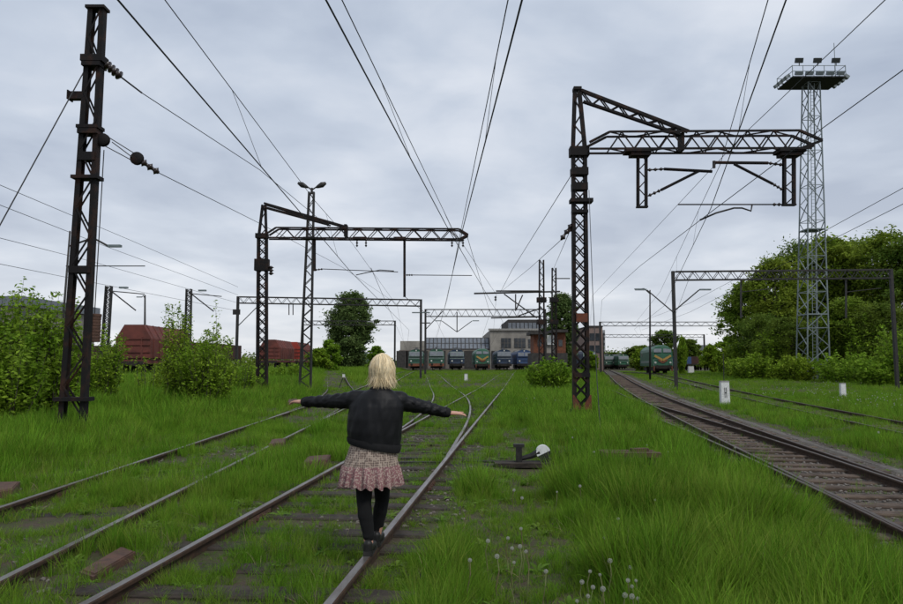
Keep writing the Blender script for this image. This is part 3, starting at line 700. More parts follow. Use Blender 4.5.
# portals
def portal(label, pl, pr, ytop, Y, near=False, hh=.5, n=26, pw=.2, zb=None):
    x0 = P(pl, ytop[0], Y).x; x1 = P(pr, ytop[1], Y).x
    z0 = P(pl, ytop[0], Y).z; z1 = P(pr, ytop[1], Y).z
    g0, g1 = hz_(x0, Y), hz_(x1, Y)
    root = thing("catenary_portal", ((x0 + x1) / 2, Y, min(g0, g1)), label, "portal")
    for x, g, z in ((x0, g0, z0), (x1, g1, z1)): bar("post", (x, Y, g - .3), (x, Y, z + hh / 2 + .05), pw, pw * 1.2, M['dsteel'], root, 'box')
    A, B = Vector((x0 + pw / 2, Y, z0)), Vector((x1 - pw / 2, Y, z1)); u = Vector((0, 0, hh / 2)); dp = .45
    if near:
        for dy in (-dp / 2, dp / 2):
            o = Vector((0, dy, 0))
            for s in (-1, 1): bar("beam_chord", A + o + u * s, B + o + u * s, .08, .08, M['dsteel'], root, 'angle')
            zigzag(root, A + o - u, B + o - u, A + o + u, B + o + u, n, .045, .012, M['dsteel'], "beam_brace")
    else:
        b = MB()
        for dy in (-dp / 2, dp / 2):
            o = Vector((0, dy, 0))
            for s in (-1, 1): b.bar(A + o + u * s, B + o + u * s, .09, .09)
            for i in range(n):
                t0, t1 = i / n, (i + 1) / n; s = 1 if i % 2 else -1; b.bar(lerp(A, B, t0) + o - u * s, lerp(A, B, t1) + o + u * s, .05, .03)
        tag(b.build("lattice_beam", M['dsteel'], root), kind="stuff")
    return root
def v_lamp(root, px, py, Y, half, rise, hang=None):
    """two lamp arms in a V with long flat heads"""
    if hang: rod(root, P(px, hang, Y), P(px, py, Y), .06, "lamp_post")
    for s in (-1, 1):
        e_ = P(px + s * half, py - rise, Y); rod(root, P(px, py, Y), e_, .045, "lamp_arm")
        b = MB(); b.box(e_ + Vector((s * .45, 0, .03)), (.8, .2, .1)); b.build("lamp_head", M['galv'], root)
pr1 = portal("wide steel portal standing before the floodlight tower and trees", 673, 891, (276, 274), 50, True, .62, 34, .2)
v_lamp(pr1, 673, 312, 50 - .2, 26, 22)
for px, py in ((741, 280), (846, 280)): b = MB(); b.bar(P(px, py, 50), P(px, py + 38, 50), .1, .1); b.bar(P(px, py + 12, 50), P(px + 35, py + 8, 50), .05, .05); b.build("drop_post", M['dsteel'], pr1)
pr2 = portal("far steel portal spanning the tracks behind the green diesel", 600, 735, (324, 324), 120, False, .7, 28, .3)
v_lamp(pr2, 725, 330, 119.5, 7, 0)
pr3 = portal("most distant portal on the right, behind two others", 603, 704, (336, 336), 165, False, .7, 26, .3)
pl1 = portal("long portal behind the left cantilever mast", 238, 421, (300, 303), 66, False, .6, 38, .22)
v_lamp(pl1, 421, 313, 65.6, 0.1, .1)
for px, py1 in ((291, 315),):
    for d in (-2, 2): b = MB(); b.bar(P(px + d, 304, 66), P(px + d, py1, 66), .08, .08); b.build("drop_post", M['dsteel'], pl1)
b = MB(); b.bar(P(238, 326, 66), P(258, 306, 66), .07, .07); b.bar(P(240, 312, 66), P(233, 312, 66), .2, .5); b.build("knee_brace", M['dsteel'], pl1)
pl2 = portal("low distant portal before the dark round tree", 303, 395, (323, 323), 102, False, .6, 24, .26)
pc = portal("central portal before the workshop with hanging lamp arms", 425.5, 545, (313, 313), 84, False, .85, 30, .24)
v_lamp(pc, 457, 332, 83.6, 15, 11, 312)
b = MB(); b.bar(P(426, 329, 84), P(443, 311, 84), .1, .1); b.box(P(425, 323, 84), (1.3, .4, .12)); b.build("knee_brace", M['dsteel'], pc)

# twin lattice poles in the middle, the first with a bracket arm
YP = 55.0
for k, (px, pt, lab) in enumerate(((541.5, 260, "slender lattice pole with braced wire bracket beside brick hut"), (554, 268, "plain slender lattice pole behind the braced bracket pole"))):
    x = P(px, 360, YP + 6 * k).x; g = hz_(x, YP + 6 * k)
    r_ = thing("lattice_pole", (x, YP + 6 * k, g), lab, "pole")
    tp = P(px, pt, YP + 6 * k)
    twin_mast(r_, (x, YP + 6 * k, g - .2), tp, .44, .32, .3, .10, 22)
    if k == 0:
        rod(r_, P(474, 293.5, YP), P(560, 291.5, YP), .07, "bracket_arm", M['dsteel']); rod(r_, P(496, 291, YP - .3), P(541, 291, YP - .3), .06, "bracket_arm", M['dsteel'])
        rod(r_, P(491, 318, YP), P(541, 317, YP), .05, "bracket_arm", M['dsteel'])
        for a, c in (((515.6, 294), (515.6, 311)), ((504, 294), (537, 318)), ((522.6, 295), (516, 310)), ((518, 316), (541, 308))): rod(r_, P(*a, YP), P(*c, YP), .05, "bracket_brace", M['dsteel'])
        insulator(r_, P(495.5, 296, YP), P(495.5, 301, YP), .12, 2)
    else:
        rod(r_, P(554, 278.5, YP + 6), P(570, 278.5, YP + 6), .05, "bracket_arm", M['dsteel'])
    for py in (300, 322): b = MB(); b.box(P(px, py, YP + 6 * k), (.75, .45, .4)); b.build("clamp_plate", M['rust'], r_)

# lamp mast with twin heads
YK = 38.0
x = P(305, 385, YK).x; g = hz_(x, YK)
lm = thing("lamp_mast", (x, YK, g), "tall thin lattice lamp mast with two outspread lamp heads", "street lamp")
twin_mast(lm, (x, YK, g - .2), P(311.5, 192, YK), .62, .26, .22, .10, 26, False, M['dsteel'])
rod(lm, P(311.5, 194, YK), P(312, 188, YK), .07, "mast_head", M['dsteel'])
for s in (-1, 1):
    b = MB(); b.tube([P(312, 190, YK), P(312 + s * 5, 186.5, YK)], .04, 8); b.build("lamp_arm", M['dsteel'], lm)
    q0, q1 = P(312 + s * 4, 187.5, YK), P(312 + s * 14, 183, YK); b = MB()
    b.tube([q0, lerp(q0, q1, .2), lerp(q0, q1, .6), q1], [.05, .10, .16, .07], 10); b.build("lamp_head", M['dsteel'], lm, True)
# mast with one lamp and portal-less lamp post at right
def lamp_pole(label, px, py0, py1, Y, arms, r=.11, material=None, lean=0):
    x = P(px, py0, Y).x; g = hz_(x, Y); o = thing("lamp_post", (x, Y, g), label, "street lamp")
    tp = P(px + lean, py1, Y); b = MB(); b.tube([(x, Y, g - .2), lerp((x, Y, g), tp, .5), tp], [r, r * .85, r * .6], 10); b.build("pole", material or M['dsteel'], o, True)
    for dx, dy in arms:
        e_ = P(px + lean + dx, py1 + dy, Y); b = MB(); b.tube([P(px + lean, py1 + max(4, abs(dy)), Y), lerp(tp, e_, .6) + Vector((0, 0, .1)), e_], .045, 8); b.build("lamp_arm", material or M['dsteel'], o)
        b = MB(); b.box(e_ + Vector((math.copysign(.3, dx), 0, 0)), (.55, .2, .1)); b.build("lamp_head", M['galv'], o)
    return o
lamp_pole("dark lamp post with short arm beside the green diesel", 650, 380, 290, 72, [(-10, -1)])
lamp_pole("leaning dark lamp post just behind the tall anchor mast", 62, 300, 231, 30, [(38, 15)], .06, None, 8)
rod([o for o in COL.objects if o.get('label', '').startswith('leaning dark lamp post')][0], P(66, 266, 30), P(145, 266, 30), .022, "bracket_arm", M['dsteel'])
for lab, px, pt, ln_, Y_ in (("pale lattice pole leaning in the shrubs before the red covered wagon", 103, 286, 6, 42), ("second pale lattice pole between the feathery shrubs", 187, 289, 2, 46)):
    x = P(px, 372, Y_).x; g = hz_(x, Y_); o = thing("lattice_pole", (x, Y_, g), lab, "pole"); tp = P(px + ln_, pt, Y_)
    twin_mast(o, (x, Y_, g - .2), tp, .40, .32, .3, .045, 20, True, M['dsteel'])
    rod(o, tp + Vector((0, 0, -.2)), tp + Vector((1.7, 0, -1.5)), .04, "bracket_brace", M['dsteel']); rod(o, tp + Vector((0, 0, -.3)), tp + Vector((2.2, 0, -.5)), .03, "bracket_arm", M['dsteel'])
    b = MB(); b.box(tp + Vector((.9, 0, -.1)), (.5, .2, .1)); b.build("lamp_head", M['galv'], o)
lamp_pole("thin dark pole with round head near the red covered wagon", 145, 366, 295, 75, [(-3, 2)], .14)

# ------------------------------------------------------------------ floodlight tower
YT = 72.0
xt = P(813, 384, YT).x; gt = hz_(xt, YT)
ft = thing("floodlight_tower", (xt, YT, gt), "tall pale lattice floodlight tower with railed lamp platform", "floodlight tower")
tz = P(811, 84, YT).z; xtop = P(811, 84, YT).x
w0, w1 = 2.35, 1.25; c0 = Vector((xt, YT, gt - .2)); c1 = Vector((xtop, YT, tz))
cor = [(-.5, -.5), (.5, -.5), (.5, .5), (-.5, .5)]
legs = [(c0 + Vector((a * w0, c * w0, 0)), c1 + Vector((a * w1, c * w1, 0))) for a, c in cor]
for p, q in legs: bar("leg", p, q, .15, .15, M['galv'], ft, 'round')
n = 17
for k in range(4):
    p, q = legs[k]; r0, r1 = legs[(k + 1) % 4]
    for i in range(n):
        t0 = 1 - (1 - i / n) ** 1.0; t1 = (i + 1) / n
        if i % 2: bar("brace", lerp(p, q, t0), lerp(r0, r1, t1), .07, .07, M['galv'], ft)
        else: bar("brace", lerp(r0, r1, t0), lerp(p, q, t1), .07, .07, M['galv'], ft)
        if i % 2 == 0: bar("strut", lerp(p, q, t1), lerp(r0, r1, t1), .06, .06, M['galv'], ft)
for t in (.22, .5): 
    b = MB(); b.box(lerp(c0, c1, t), (w0 + (w1 - w0) * t + .1, w0 + (w1 - w0) * t + .1, .12)); b.build("landing", M['galv'], ft)
ld = MB(); ld.bar(c0 + Vector((-.2, -.4, 0)), c1 + Vector((-.2, -.3, 0)), .05); ld.bar(c0 + Vector((.2, -.4, 0)), c1 + Vector((.2, -.3, 0)), .05)
for i in range(90): ld.bar(lerp(c0, c1, i / 90) + Vector((-.2, -.35, 0)), lerp(c0, c1, i / 90) + Vector((.2, -.35, 0)), .03)
ld.build("ladder", M['galv'], ft)
pz = tz; pc_ = Vector((xtop, YT, pz)); PW, PD = 5.6, 3.4
M['grate'] = mat('dark_platform_grating', (.03, .035, .033), None, .8)
b = MB(); b.box(pc_ + Vector((0, 0, .1)), (PW, PD, .14)); b.build("platform", M['grate'], ft)
for sx_ in (-1, 1):
    for sy_ in (-1, 1): bar("railing_post", pc_ + Vector((sx_ * PW / 2, sy_ * PD / 2, .15)), pc_ + Vector((sx_ * PW / 2, sy_ * PD / 2, 1.35)), .06, .06, M['galv'], ft)
    for zz in (.7, 1.3): bar("handrail", pc_ + Vector((sx_ * PW / 2, -PD / 2, zz)), pc_ + Vector((sx_ * PW / 2, PD / 2, zz)), .05, .05, M['galv'], ft)
    for i in range(4):     # side lamp brackets
        q = pc_ + Vector((sx_ * (PW / 2 + .35), -PD / 2 + .5 + i * .8, .3)); b = MB(); b.box(q, (.5, .4, .34), 0, 0, ('Y', sx_ * .6)); b.bar(q, q - Vector((sx_ * .5, 0, .1)), .06); b.build("floodlight", M['galv'], ft)
for zz in (.7, 1.3):
    for sy_ in (-1, 1): bar("handrail", pc_ + Vector((-PW / 2, sy_ * PD / 2, zz)), pc_ + Vector((PW / 2, sy_ * PD / 2, zz)), .05, .05, M['galv'], ft)
for i in range(1, 5):
    for sy_ in (-1, 1): bar("railing_post", pc_ + Vector((-PW / 2 + PW * i / 5, sy_ * PD / 2, .15)), pc_ + Vector((-PW / 2 + PW * i / 5, sy_ * PD / 2, 1.3)), .05, .05, M['galv'], ft)
for i in range(3):
    q = pc_ + Vector((-1.95 + i * 1.95, -PD / 2 + .2, 1.95)); b = MB(); b.box(q, (.75, .35, .5), 0, 0, ('X', .35)); b.bar(q, q - Vector((0, 0, .6)), .07); b.build("floodlight", M['grate'], ft)
for i in range(5):
    q = pc_ + Vector((-2.2 + i * 1.1, -PD / 2 - .1, .42)); b = MB(); b.box(q, (.7, .35, .4), 0, 0, ('X', .5)); b.build("floodlight", M['galv'], ft)
bar("lightning_rod", pc_ + Vector((PW / 2 - .1, 0, .2)), pc_ + Vector((PW / 2 - .1, 0, 4.6)), .05, .05, M['galv'], ft)

# ------------------------------------------------------------------ overhead wires
def wire(label, pts, r=.009, drops=None, sag=0.0):
    pts = [Vector(p) for p in pts]
    o = thing("overhead_wire", pts[-1], label, "wire"); q = []
    for a, c in zip(pts, pts[1:]):
        n_ = max(2, int((c - a).length / 3))
        for i in range(n_): t = i / n_; q.append(lerp(a, c, t) - Vector((0, 0, sag * 4 * t * (1 - t))))
    q.append(pts[-1]); b = MB(); b.tube(q, r, 6); b.build("conductor", M['wire'], o)
    for a, c in drops or (): rod(o, a, c, .005, "dropper", M['wire'])
    return o
def at_y(pts, Y):
    for a, c in zip(pts, pts[1:]):
        if a.y <= Y <= c.y: return lerp(a, c, (Y - a.y) / (c.y - a.y))
def drops(w1, w2, Ys): return [(at_y(w1, Y), at_y(w2, Y)) for Y in Ys]
def back(p, q, k):      # carry a wire on past the frame, over and behind the viewer
    p, q = Vector(p), Vector(q); return p + (p - q).normalized() * k
def pw(pts, ext=14):
    v = [P(*q) for q in pts]; e_ = back(v[0], v[1], ext); e_.z = max(e_.z, 5.5); return [e_] + v
def zy(px, py, z):      # point on a wire of known height
    d = ray(px, py); t = (z - CAMH) / d.z; return Vector((d.x * t, d.y * t, z))
wm1 = [zy(326, 0, 5.6), zy(446, 225, 5.6), zy(490, 300, 5.6), zy(503, 322, 5.6), Vector((10, 185.6, 5.6))]; wm1.insert(0, back(wm1[0], wm1[1], 16))
wm2 = [zy(342, 0, 7.2), zy(452, 228, 7.2), Vector((3.6, 55, 7.2)), Vector((11, 185.6, 7.2))]; wm2.insert(0, back(wm2[0], wm2[1], 18))
wire("contact wire over the main track, passing above the woman's head", wm1, .012, drops(wm1, wm2, (13, 24)))
wire("carrier wire beside the main contact wire, entering at top centre", wm2, .010)
wd1 = [zy(522, 0, 5.6), zy(463, 228, 5.6), zy(445, 306, 5.6), Vector((-1.6, 84, 5.6)), Vector((-5, 185.8, 5.6))]; wd1.insert(0, back(wd1[0], wd1[1], 16))
wd2 = [zy(508, 0, 7.2), zy(462, 225, 7.2), Vector((-.4, 60, 7.2)), Vector((-5, 186, 6.6))]; wd2.insert(0, back(wd2[0], wd2[1], 18))
wire("contact wire above the branching siding, right of the main pair", wd1, .012, drops(wd1, wd2, (12, 27)))
wire("carrier wire of the branching siding, meeting the left arm tip", wd2, .010)
wire_a1 = [zy(118, 0, 5.6), zy(300, 212, 5.6), zy(350, 271, 5.6), zy(409, 330, 5.6), Vector((-12, 185.8, 5.6))]; wire_a1.insert(0, back(wire_a1[0], wire_a1[1], 16))
wire_a2 = [zy(165, 0, 7.2), zy(315, 201, 7.2), zy(352, 243, 7.2), Vector((-5.2, 66, 7.2)), Vector((-12.5, 185.8, 5.9))]; wire_a2.insert(0, back(wire_a2[0], wire_a2[1], 18))
wire("thick contact wire over the left parallel track from the top edge", wire_a1, .012, drops(wire_a1, wire_a2, (13.5, 25)))
wire("thin carrier wire above the left parallel track's contact wire", wire_a2, .009)
wire("upper tensioned wire running from the anchor mast insulator rightwards", [P(142, 93, YL + .4), P(260, 170, 24), P(330, 228, 35)], .011)
wire("lower tensioned wire running from the anchor mast pulley rightwards", [P(159, 173, YL + .5), P(257, 222, 28), P(342, 267, 50), P(400, 306, 84)], .010)
wire("steel stay wire slanting down from the anchor mast to the left edge", [P(87, 66, YL), P(0, 225, 14.5), P(-70, 350, 13.5), Vector((P(-105, 420, 13).x, 13, .1))], .014)
for lab, q in (("highest of the far wires crossing behind the anchor mast", [(-60, 160, 22), (0, 185, 26), (130, 240, 44), (238, 287, 66)]),
               ("second far wire crossing behind the anchor mast", [(-60, 184, 22), (0, 205, 26), (110, 248, 44), (238, 295, 66)]),
               ("third far wire crossing behind the anchor mast", [(-60, 222, 24), (0, 238, 28), (90, 261, 44), (238, 303, 66)]),
               ("lowest far wire above the left shrubs", [(-60, 250, 24), (0, 264, 28), (60, 276, 40), (238, 311, 66)])):
    wire(lab, [P(*a) for a in q], .012)
wr1 = [zy(786, 0, 6.5), zy(711, 208, 6.5), zy(664, 306, 6.6), Vector((26.5, 100, 6.7)), P(640, 338, 165)]; wr1.insert(0, back(wr1[0], wr1[1], 16))
wr2 = [zy(768, 0, 8.0), zy(720, 165, 8.0), zy(660, 292, 7.9), Vector((27, 100, 8.0)), P(642, 336, 165)]; wr2.insert(0, back(wr2[0], wr2[1], 18))
wire("contact wire held by the right cantilever's curved steady arm", wr1, .012, drops(wr1, wr2, (14, 28, 40)))
wire("carrier wire just above the right cantilever's contact wire", wr2, .010)
wire("feeder wire slanting from top right past the floodlight platform", pw([(885, 0, 14), (840, 43, 18), (745, 133, 27), (640, 245, 52), (592, 296, 90), (590, 330, 150)]), .012)
wire("wire slanting from the right edge behind the cantilever arm tip", pw([(903, 70, 14), (820, 130, 18), (703, 218, 22.3), (640, 266, 40), (602, 300, 70), (600, 325, 120)]), .012)
wire("upper right wire sloping from the right edge to the wide portal", pw([(903, 188, 26), (790, 250, 42), (690, 303, 74), (640, 322, 120)], 20), .013)
wire("lower right wire sloping from the right edge to the wide portal", pw([(903, 204, 26), (790, 261, 42), (690, 312, 74), (642, 330, 120)], 20), .013)
wire("thin wire from the right cantilever bracket down to the twin poles", [P(561, 240, YR), P(530, 268, 36), P(503, 290, 55)], .010)
wire("short wire between the twin lattice poles and the right mast", [P(553, 270, 61), P(572, 226, YR)], .012)
for lab, q in (("far thin wire over the workshop yard, left of centre", [(404, 296, 35), (437, 322, 84), (450, 350, 185.7)]),
               ("far thin wire over the workshop yard at centre", [(467, 236, 35), (490, 313, 84), (478, 350, 185.7)]),
               ("far thin wire running to the twin poles bracket", [(577, 166, 22), (512, 270, 45), (500, 293, 55)]),
               ("far thin wire over the round tree", [(371, 268, 35), (395, 323, 102), (408, 352, 185.7)]),
               ("far wire above the green diesel on the right", [(690, 276, 50), (672, 324, 120), (655, 336, 165)])):
    wire(lab, [P(*a) for a in q], .014)

# ------------------------------------------------------------------ buildings
M['render'] = mat('grimy_pale_render', (.31, .29, .255), (.20, .185, .165), .9, .5, .01, 6)
M['render2'] = mat('grimy_lower_wall', (.20, .172, .145), (.13, .115, .10), .9, .6, .01, 6)
M['bluegrey'] = mat('dusty_glazing', (.10, .115, .135), (.16, .175, .195), .45, 1.5, spec=.5)
M['glass'] = mat('dark_window_glass', (.018, .022, .027), (.045, .052, .06), .18, .8, spec=.6)
M['brick'] = mat('orange_brick', (.19, .07, .036), (.085, .035, .024), .9, 2.5, .01, 20)
M['felt'] = mat('dark_roof_felt', (.035, .033, .032), (.06, .056, .052), .9, 2)
M['pink'] = mat('pinkish_render', (.24, .17, .145), (.17, .13, .115), .9, .6)
M['paleb'] = mat('pale_panel', (.30, .31, .32), (.25, .26, .27), .85, .3)
YB = 186.0
def wz(px, py, Y=YB): return P(px, py, Y)
g = hz_(0, YB)
hall = thing("workshop_hall", (wz(490, 364).x, YB, g), "long grimy workshop hall behind the row of locomotives", "building")
def block(root, name, pl, pr, pt, Y, dep, m, base=None, z0=None):
    x0, x1 = P(pl, pt, Y).x, P(pr, pt, Y).x; zt = P(pl, pt, Y).z; zb = (hz_(x0, Y) - .3) if z0 is None else z0
    b = MB(); b.box(((x0 + x1) / 2, Y + dep / 2, (zb + zt) / 2), (x1 - x0, dep, zt - zb)); return b.build(name, m, root)
block(hall, "wing_wall", 399, 489.7, 350, YB, 40, M['render2']); 
# glazed rooflight band of the wing: panes between ribs, leaning back
x0, x1 = wz(425, 350).x, wz(489.5, 350).x; zb_, zt_ = wz(430, 349.6).z, wz(430, 337).z
b = MB(); b.hexa([(x0, YB + .3, zb_), (x1, YB + .3, zb_), (x1, YB + 30, zb_), (x0, YB + 30, zb_), (x0, YB + 4, zt_), (x1, YB + 4, zt_), (x1, YB + 20, zt_), (x0, YB + 20, zt_)]); b.build("rooflight_roof", M['felt'], hall)
nb = 16
for i in range(nb):
    xa, xb = x0 + (x1 - x0) * i / nb + .12, x0 + (x1 - x0) * (i + 1) / nb - .12
    for r_ in range(2):
        ta_, tb_ = .08 + r_ * .46, .08 + r_ * .46 + .40
        def q(x, t): return (x, YB + .3 + 3.7 * t - .05, zb_ + (zt_ - zb_) * t + .03)
        b = MB(); A, B, C_, D = q(xa, ta_), q(xb, ta_), q(xb, tb_), q(xa, tb_)
        b.add([A, B, C_, D] + [(v[0], v[1] + .12, v[2]) for v in (A, B, C_, D)], [(0, 1, 2, 3), (7, 6, 5, 4), (0, 4, 5, 1), (1, 5, 6, 2), (2, 6, 7, 3), (3, 7, 4, 0)])
        b.build("pane", M['bluegrey'], hall)
b = MB(); xa, xb = wz(400, 340).x, wz(425, 340).x; b.box(((xa + xb) / 2, YB + 10, (wz(0, 350).z + wz(0, 341).z) / 2), (xb - xa - .1, 20, wz(0, 341).z - wz(0, 350).z)); b.build("end_block", M['render'], hall)
block(hall, "hall_wall", 490, 601, 330, YB - .3, 44, M['render'])
block(hall, "monitor_roof", 508, 547, 319.5, YB + 4, 26, M['felt'], z0=wz(0, 330).z + .05)
xa, xb = wz(509, 320).x, wz(546.5, 320).x
for i in range(9):
    q0 = xa + (xb - xa) * i / 9 + .1; q1 = xa + (xb - xa) * (i + 1) / 9 - .1
    b = MB(); b.box(((q0 + q1) / 2, YB + 3.9, (wz(0, 322).z + wz(0, 328.5).z) / 2), (q1 - q0, .2, wz(0, 322).z - wz(0, 328.5).z)); b.build("pane", M['bluegrey'], hall)
for (pa, pb, ya, yb_) in ((501, 511, 338, 348), (514, 525.5, 338, 348), (528, 535, 339, 348), (568, 578, 340, 350), (582, 590, 340, 350)):
    xa, xb, za, zb2 = wz(pa, ya).x, wz(pb, ya).x, wz(0, yb_).z, wz(0, ya).z
    b = MB(); b.box(((xa + xb) / 2, YB - .35, (za + zb2) / 2), (xb - xa, .12, zb2 - za)); wn = b.build("window", M['render2'], hall)
    for i in range(3):
        for j in range(2):
            ww, hh = (xb - xa) / 3, (zb2 - za) / 2
            b = MB(); b.box((xa + ww * (i + .5), YB - .42, za + hh * (j + .5)), (ww - .12, .06, hh - .12)); b.build("pane", M['glass'], wn)
for px in (402, 412, 422, 440, 455, 470, 484, 497, 519, 532):
    b = MB(); xa = wz(px, 355).x; b.box((xa, YB - .36 - (.1 if px > 490 else -.3), 2.9), (3.0, .12, 4.6)); b.build("shed_door", M['dsteel'] if px % 2 else M['felt'], hall)
b = MB(); b.box((wz(545, 331).x, YB - .5, wz(0, 329.6).z), (30.6, .5, .5)); b.build("cornice", M['concrete'], hall)
side = thing("annex_building", P(596, 364, 150), "pinkish rendered annex with streaked wall right of the cantilever mast", "building")
block(side, "wall", 589, 602.5, 327, 150, 30, M['pink']); block(side, "roof_edge", 588.5, 603, 325.6, 149.8, 30.6, M['felt'], z0=P(0, 327, 150).z + .02)
for i in range(4):
    b = MB(); b.box(P(592 + (i % 2) * 6, 337 + (i // 2) * 12, 149.96), (1.0, .1, 1.6)); b.build("window", M['glass'], side)
# brick hut: two brick cabins bridged by a dark overhanging roof
YH = 100.0
hut = thing("brick_hut", (P(549, 364, YH).x, YH, hz_(P(549, 364, YH).x, YH)), "small orange brick hut with dark overhanging roofs behind the bush", "hut")
block(hut, "brick_wall", 533.5, 545.5, 334, YH, 4, M['brick']); block(hut, "brick_wall", 555.5, 565.5, 332, YH, 4, M['brick'])
block(hut, "link_wall", 545.6, 555.4, 345, YH + .5, 3, M['render'])
for pl_, pr_, pt_ in ((530.5, 548, 331.5), (552.5, 568, 329.5)): block(hut, "roof", pl_, pr_, pt_, YH - .8, 5.6, M['felt'], z0=P(0, pt_ + 3, YH).z)
block(hut, "plinth", 531.5, 567.5, 353, YH - .3, 5, M['felt'])
for px in (539.5, 560.5):
    b = MB(); b.box(P(px, 343, YH - .02), (.55, .08, .9)); b.build("window", M['glass'], hut)
b = MB(); b.box(P(550.5, 340, YH + .3), (1.0, .2, 1.4)); b.build("window", M['white'], hut)
wh = thing("grey_warehouse", P(10, 364, 95), "grey roofed warehouse peeping over the left shrubs", "building")
block(wh, "wall", -120, 21, 306, 95, 20, M['render']); block(wh, "roof", -123, 23, 296, 94.5, 21, M['bluegrey'], z0=P(0, 306, 95).z + .02)
for i in range(6): b = MB(); b.box(P(-100 + i * 24, 318, 94.9), (1.6, .14, 1.8)); b.build("window", M['glass'], wh)
for lab, pl_, pr_, pt_, Y_ in (("pale tower block beyond the annex", 598, 605, 330, 330), ("pale low block beyond the dark red wagons on the right", 703, 716, 345, 300)):
    tb = thing("distant_block", (P((pl_ + pr_) / 2, 364, Y_).x, Y_, hz_(0, Y_)), lab, "building"); block(tb, "wall", pl_, pr_, pt_, Y_, 12, M['paleb'])
    for i in range(3):
        for j in range(3): b = MB(); q = P(pl_ + (pr_ - pl_) * (i + .5) / 3, pt_ + 4 + j * 5, Y_ - .04); b.box(q, (.9, .1, 1.2)); b.build("window", M['glass'], tb)

# ------------------------------------------------------------------ rolling stock
def paint(name, c, dirt=.5): return mat(name, c, tuple(v * dirt + .01 for v in c), .5, 1.6, spec=.4, lo=.45, hi=.8)
M['lgreen'] = paint('loco_green', (.028, .092, .058)); M['lpale'] = paint('loco_pale_band', (.17, .22, .20), .6)
M['lblue'] = paint('loco_blue', (.018, .036, .072)); M['lblue2'] = paint('loco_bright_blue', (.028, .062, .15)); M['lorange'] = paint('loco_orange', (.20, .068, .034))
M['lyellow'] = paint('loco_yellow', (.42, .25, .06), .7); M['lgrey'] = paint('loco_roof_grey', (.09, .10, .10)); M['under'] = mat('running_gear', (.014, .013, .012), (.035, .028, .022), .8, 6)
M['dgreen'] = paint('diesel_green', (.02, .105, .055)); M['lamp'] = mat('lamp_lens', (.55, .55, .5), None, .2, spec=.6)
M['wagon'] = mat('oxide_red_wagon', (.155, .045, .034), (.085, .030, .024), .75, 1.2); M['wagon2'] = mat('brown_wagon', (.06, .026, .02), (.035, .02, .017), .8, 1.2); M['wred'] = paint('bright_red_wagon', (.30, .035, .02), .6)
def wheelset(root, ypos, half=.75, r=.5):
    for y in ypos:
        for s in (-1, 1):
            b = MB(); b.lathe([(.02, -.07), (r, -.07), (r + .03, .02 * -s), (r, .07), (.02, .07)], (s * half, y, r), 'X', 16); b.build("wheel", M['under'], root)
def electric(label, col, band, beam, group="electric locomotives before the workshop"):
    o = thing("locomotive", (0, 0, 0), label, "locomotive", group); ln = 15.2
    pr = [(-1.5, 1.05), (1.5, 1.05), (1.52, 1.3), (1.5, 3.15), (1.42, 3.5), (1.05, 3.85), (.5, 4.0), (-.5, 4.0), (-1.05, 3.85), (-1.42, 3.5), (-1.5, 3.15), (-1.52, 1.3)]
    def st(y, k): return [(x * (1 - .03 * k), y + k * max(0, z - 2.25) * .28 + k * .22 * abs(x / 1.5) ** 3, z) for x, z in pr]
    b = MB(); b.rings([st(0, 1), st(.5, .4), st(1.2, 0), st(ln - 1.2, 0), st(ln - .5, -.4), st(ln, -1)]); b.build("body", col, o)
    b = MB(); b.rings([[(x, y, z) for x, z in ((-1.3, 3.72), (1.3, 3.72), (1.06, 3.9), (.5, 4.06), (-.5, 4.06), (-1.06, 3.9))] for y in (.7, ln - .7)]); b.build("roof", M['lgrey'], o)
    b = MB(); b.box((0, .27, 3.12), (2.72, .06, .98), 0, 0, ('X', -.273)); b.build("pale_band", band, o)
    for s in (-1, 1): b = MB(); b.box((s * .66, .235, 3.13), (1.18, .05, .74), 0, 0, ('X', -.273)); b.build("windscreen", M['bluegrey'], o)
    for s in (-1, 1): b = MB(); b.lathe([(.01, -.06), (.16, -.06), (.17, .04), (.01, .04)], (s * .98, .0, 1.75), 'Y', 12); b.build("headlight", M['lamp'], o)
    b = MB(); b.lathe([(.01, -.06), (.14, -.06), (.15, .1), (.01, .1)], (0, .46, 3.82), 'Y', 12); b.build("headlight", M['lamp'], o)
    b = MB(); b.box((0, .0, 2.28), (2.94, .1, .14)); b.build("front_stripe", band, o)
    b = MB(); b.box((0, -.02, .98), (2.9, .16, .5)); b.build("buffer_beam", beam, o)
    for s in (-1, 1): b = MB(); b.lathe([(.01, 0), (.24, 0), (.24, -.05), (.1, -.06), (.1, -.6), (.01, -.6)], (s * .87, -.55 + .0, 1.04), 'Y', 12); b.v = [(x, -.62 - (y + .55) if False else y, z) for x, y, z in b.v]; b.build("buffer", M['under'], o)
    for y in (3.6, 11.6): b = MB(); b.box((0, y, .62), (2.3, 4.4, .55)); b.build("bogie", M['under'], o)
    wheelset(o, (2.1, 5.1, 10.1, 13.1))
    for s in (-1, 1):
        for y in (4, 6, 8, 10): b = MB(); b.box((s * 1.512, y, 2.75), (.03, .9, .55)); b.build("side_window", M['glass'], o)
        b = MB(); b.box((s * 1.516, ln / 2, 2.05), (.03, ln - 2.6, .16)); b.build("side_stripe", band, o)
    p = MB(); 
    for y in (3.2,):
        p.bar((0, y, 4.1), (0, y + 1.2, 4.45), .5, .05); p.bar((-.8, y, 4.45), (.8, y, 4.45), .06); p.bar((-.5, y + 1.2, 4.2), (.5, y + 1.2, 4.2), .08)
    p.build("pantograph", M['dsteel'], o)
    return o
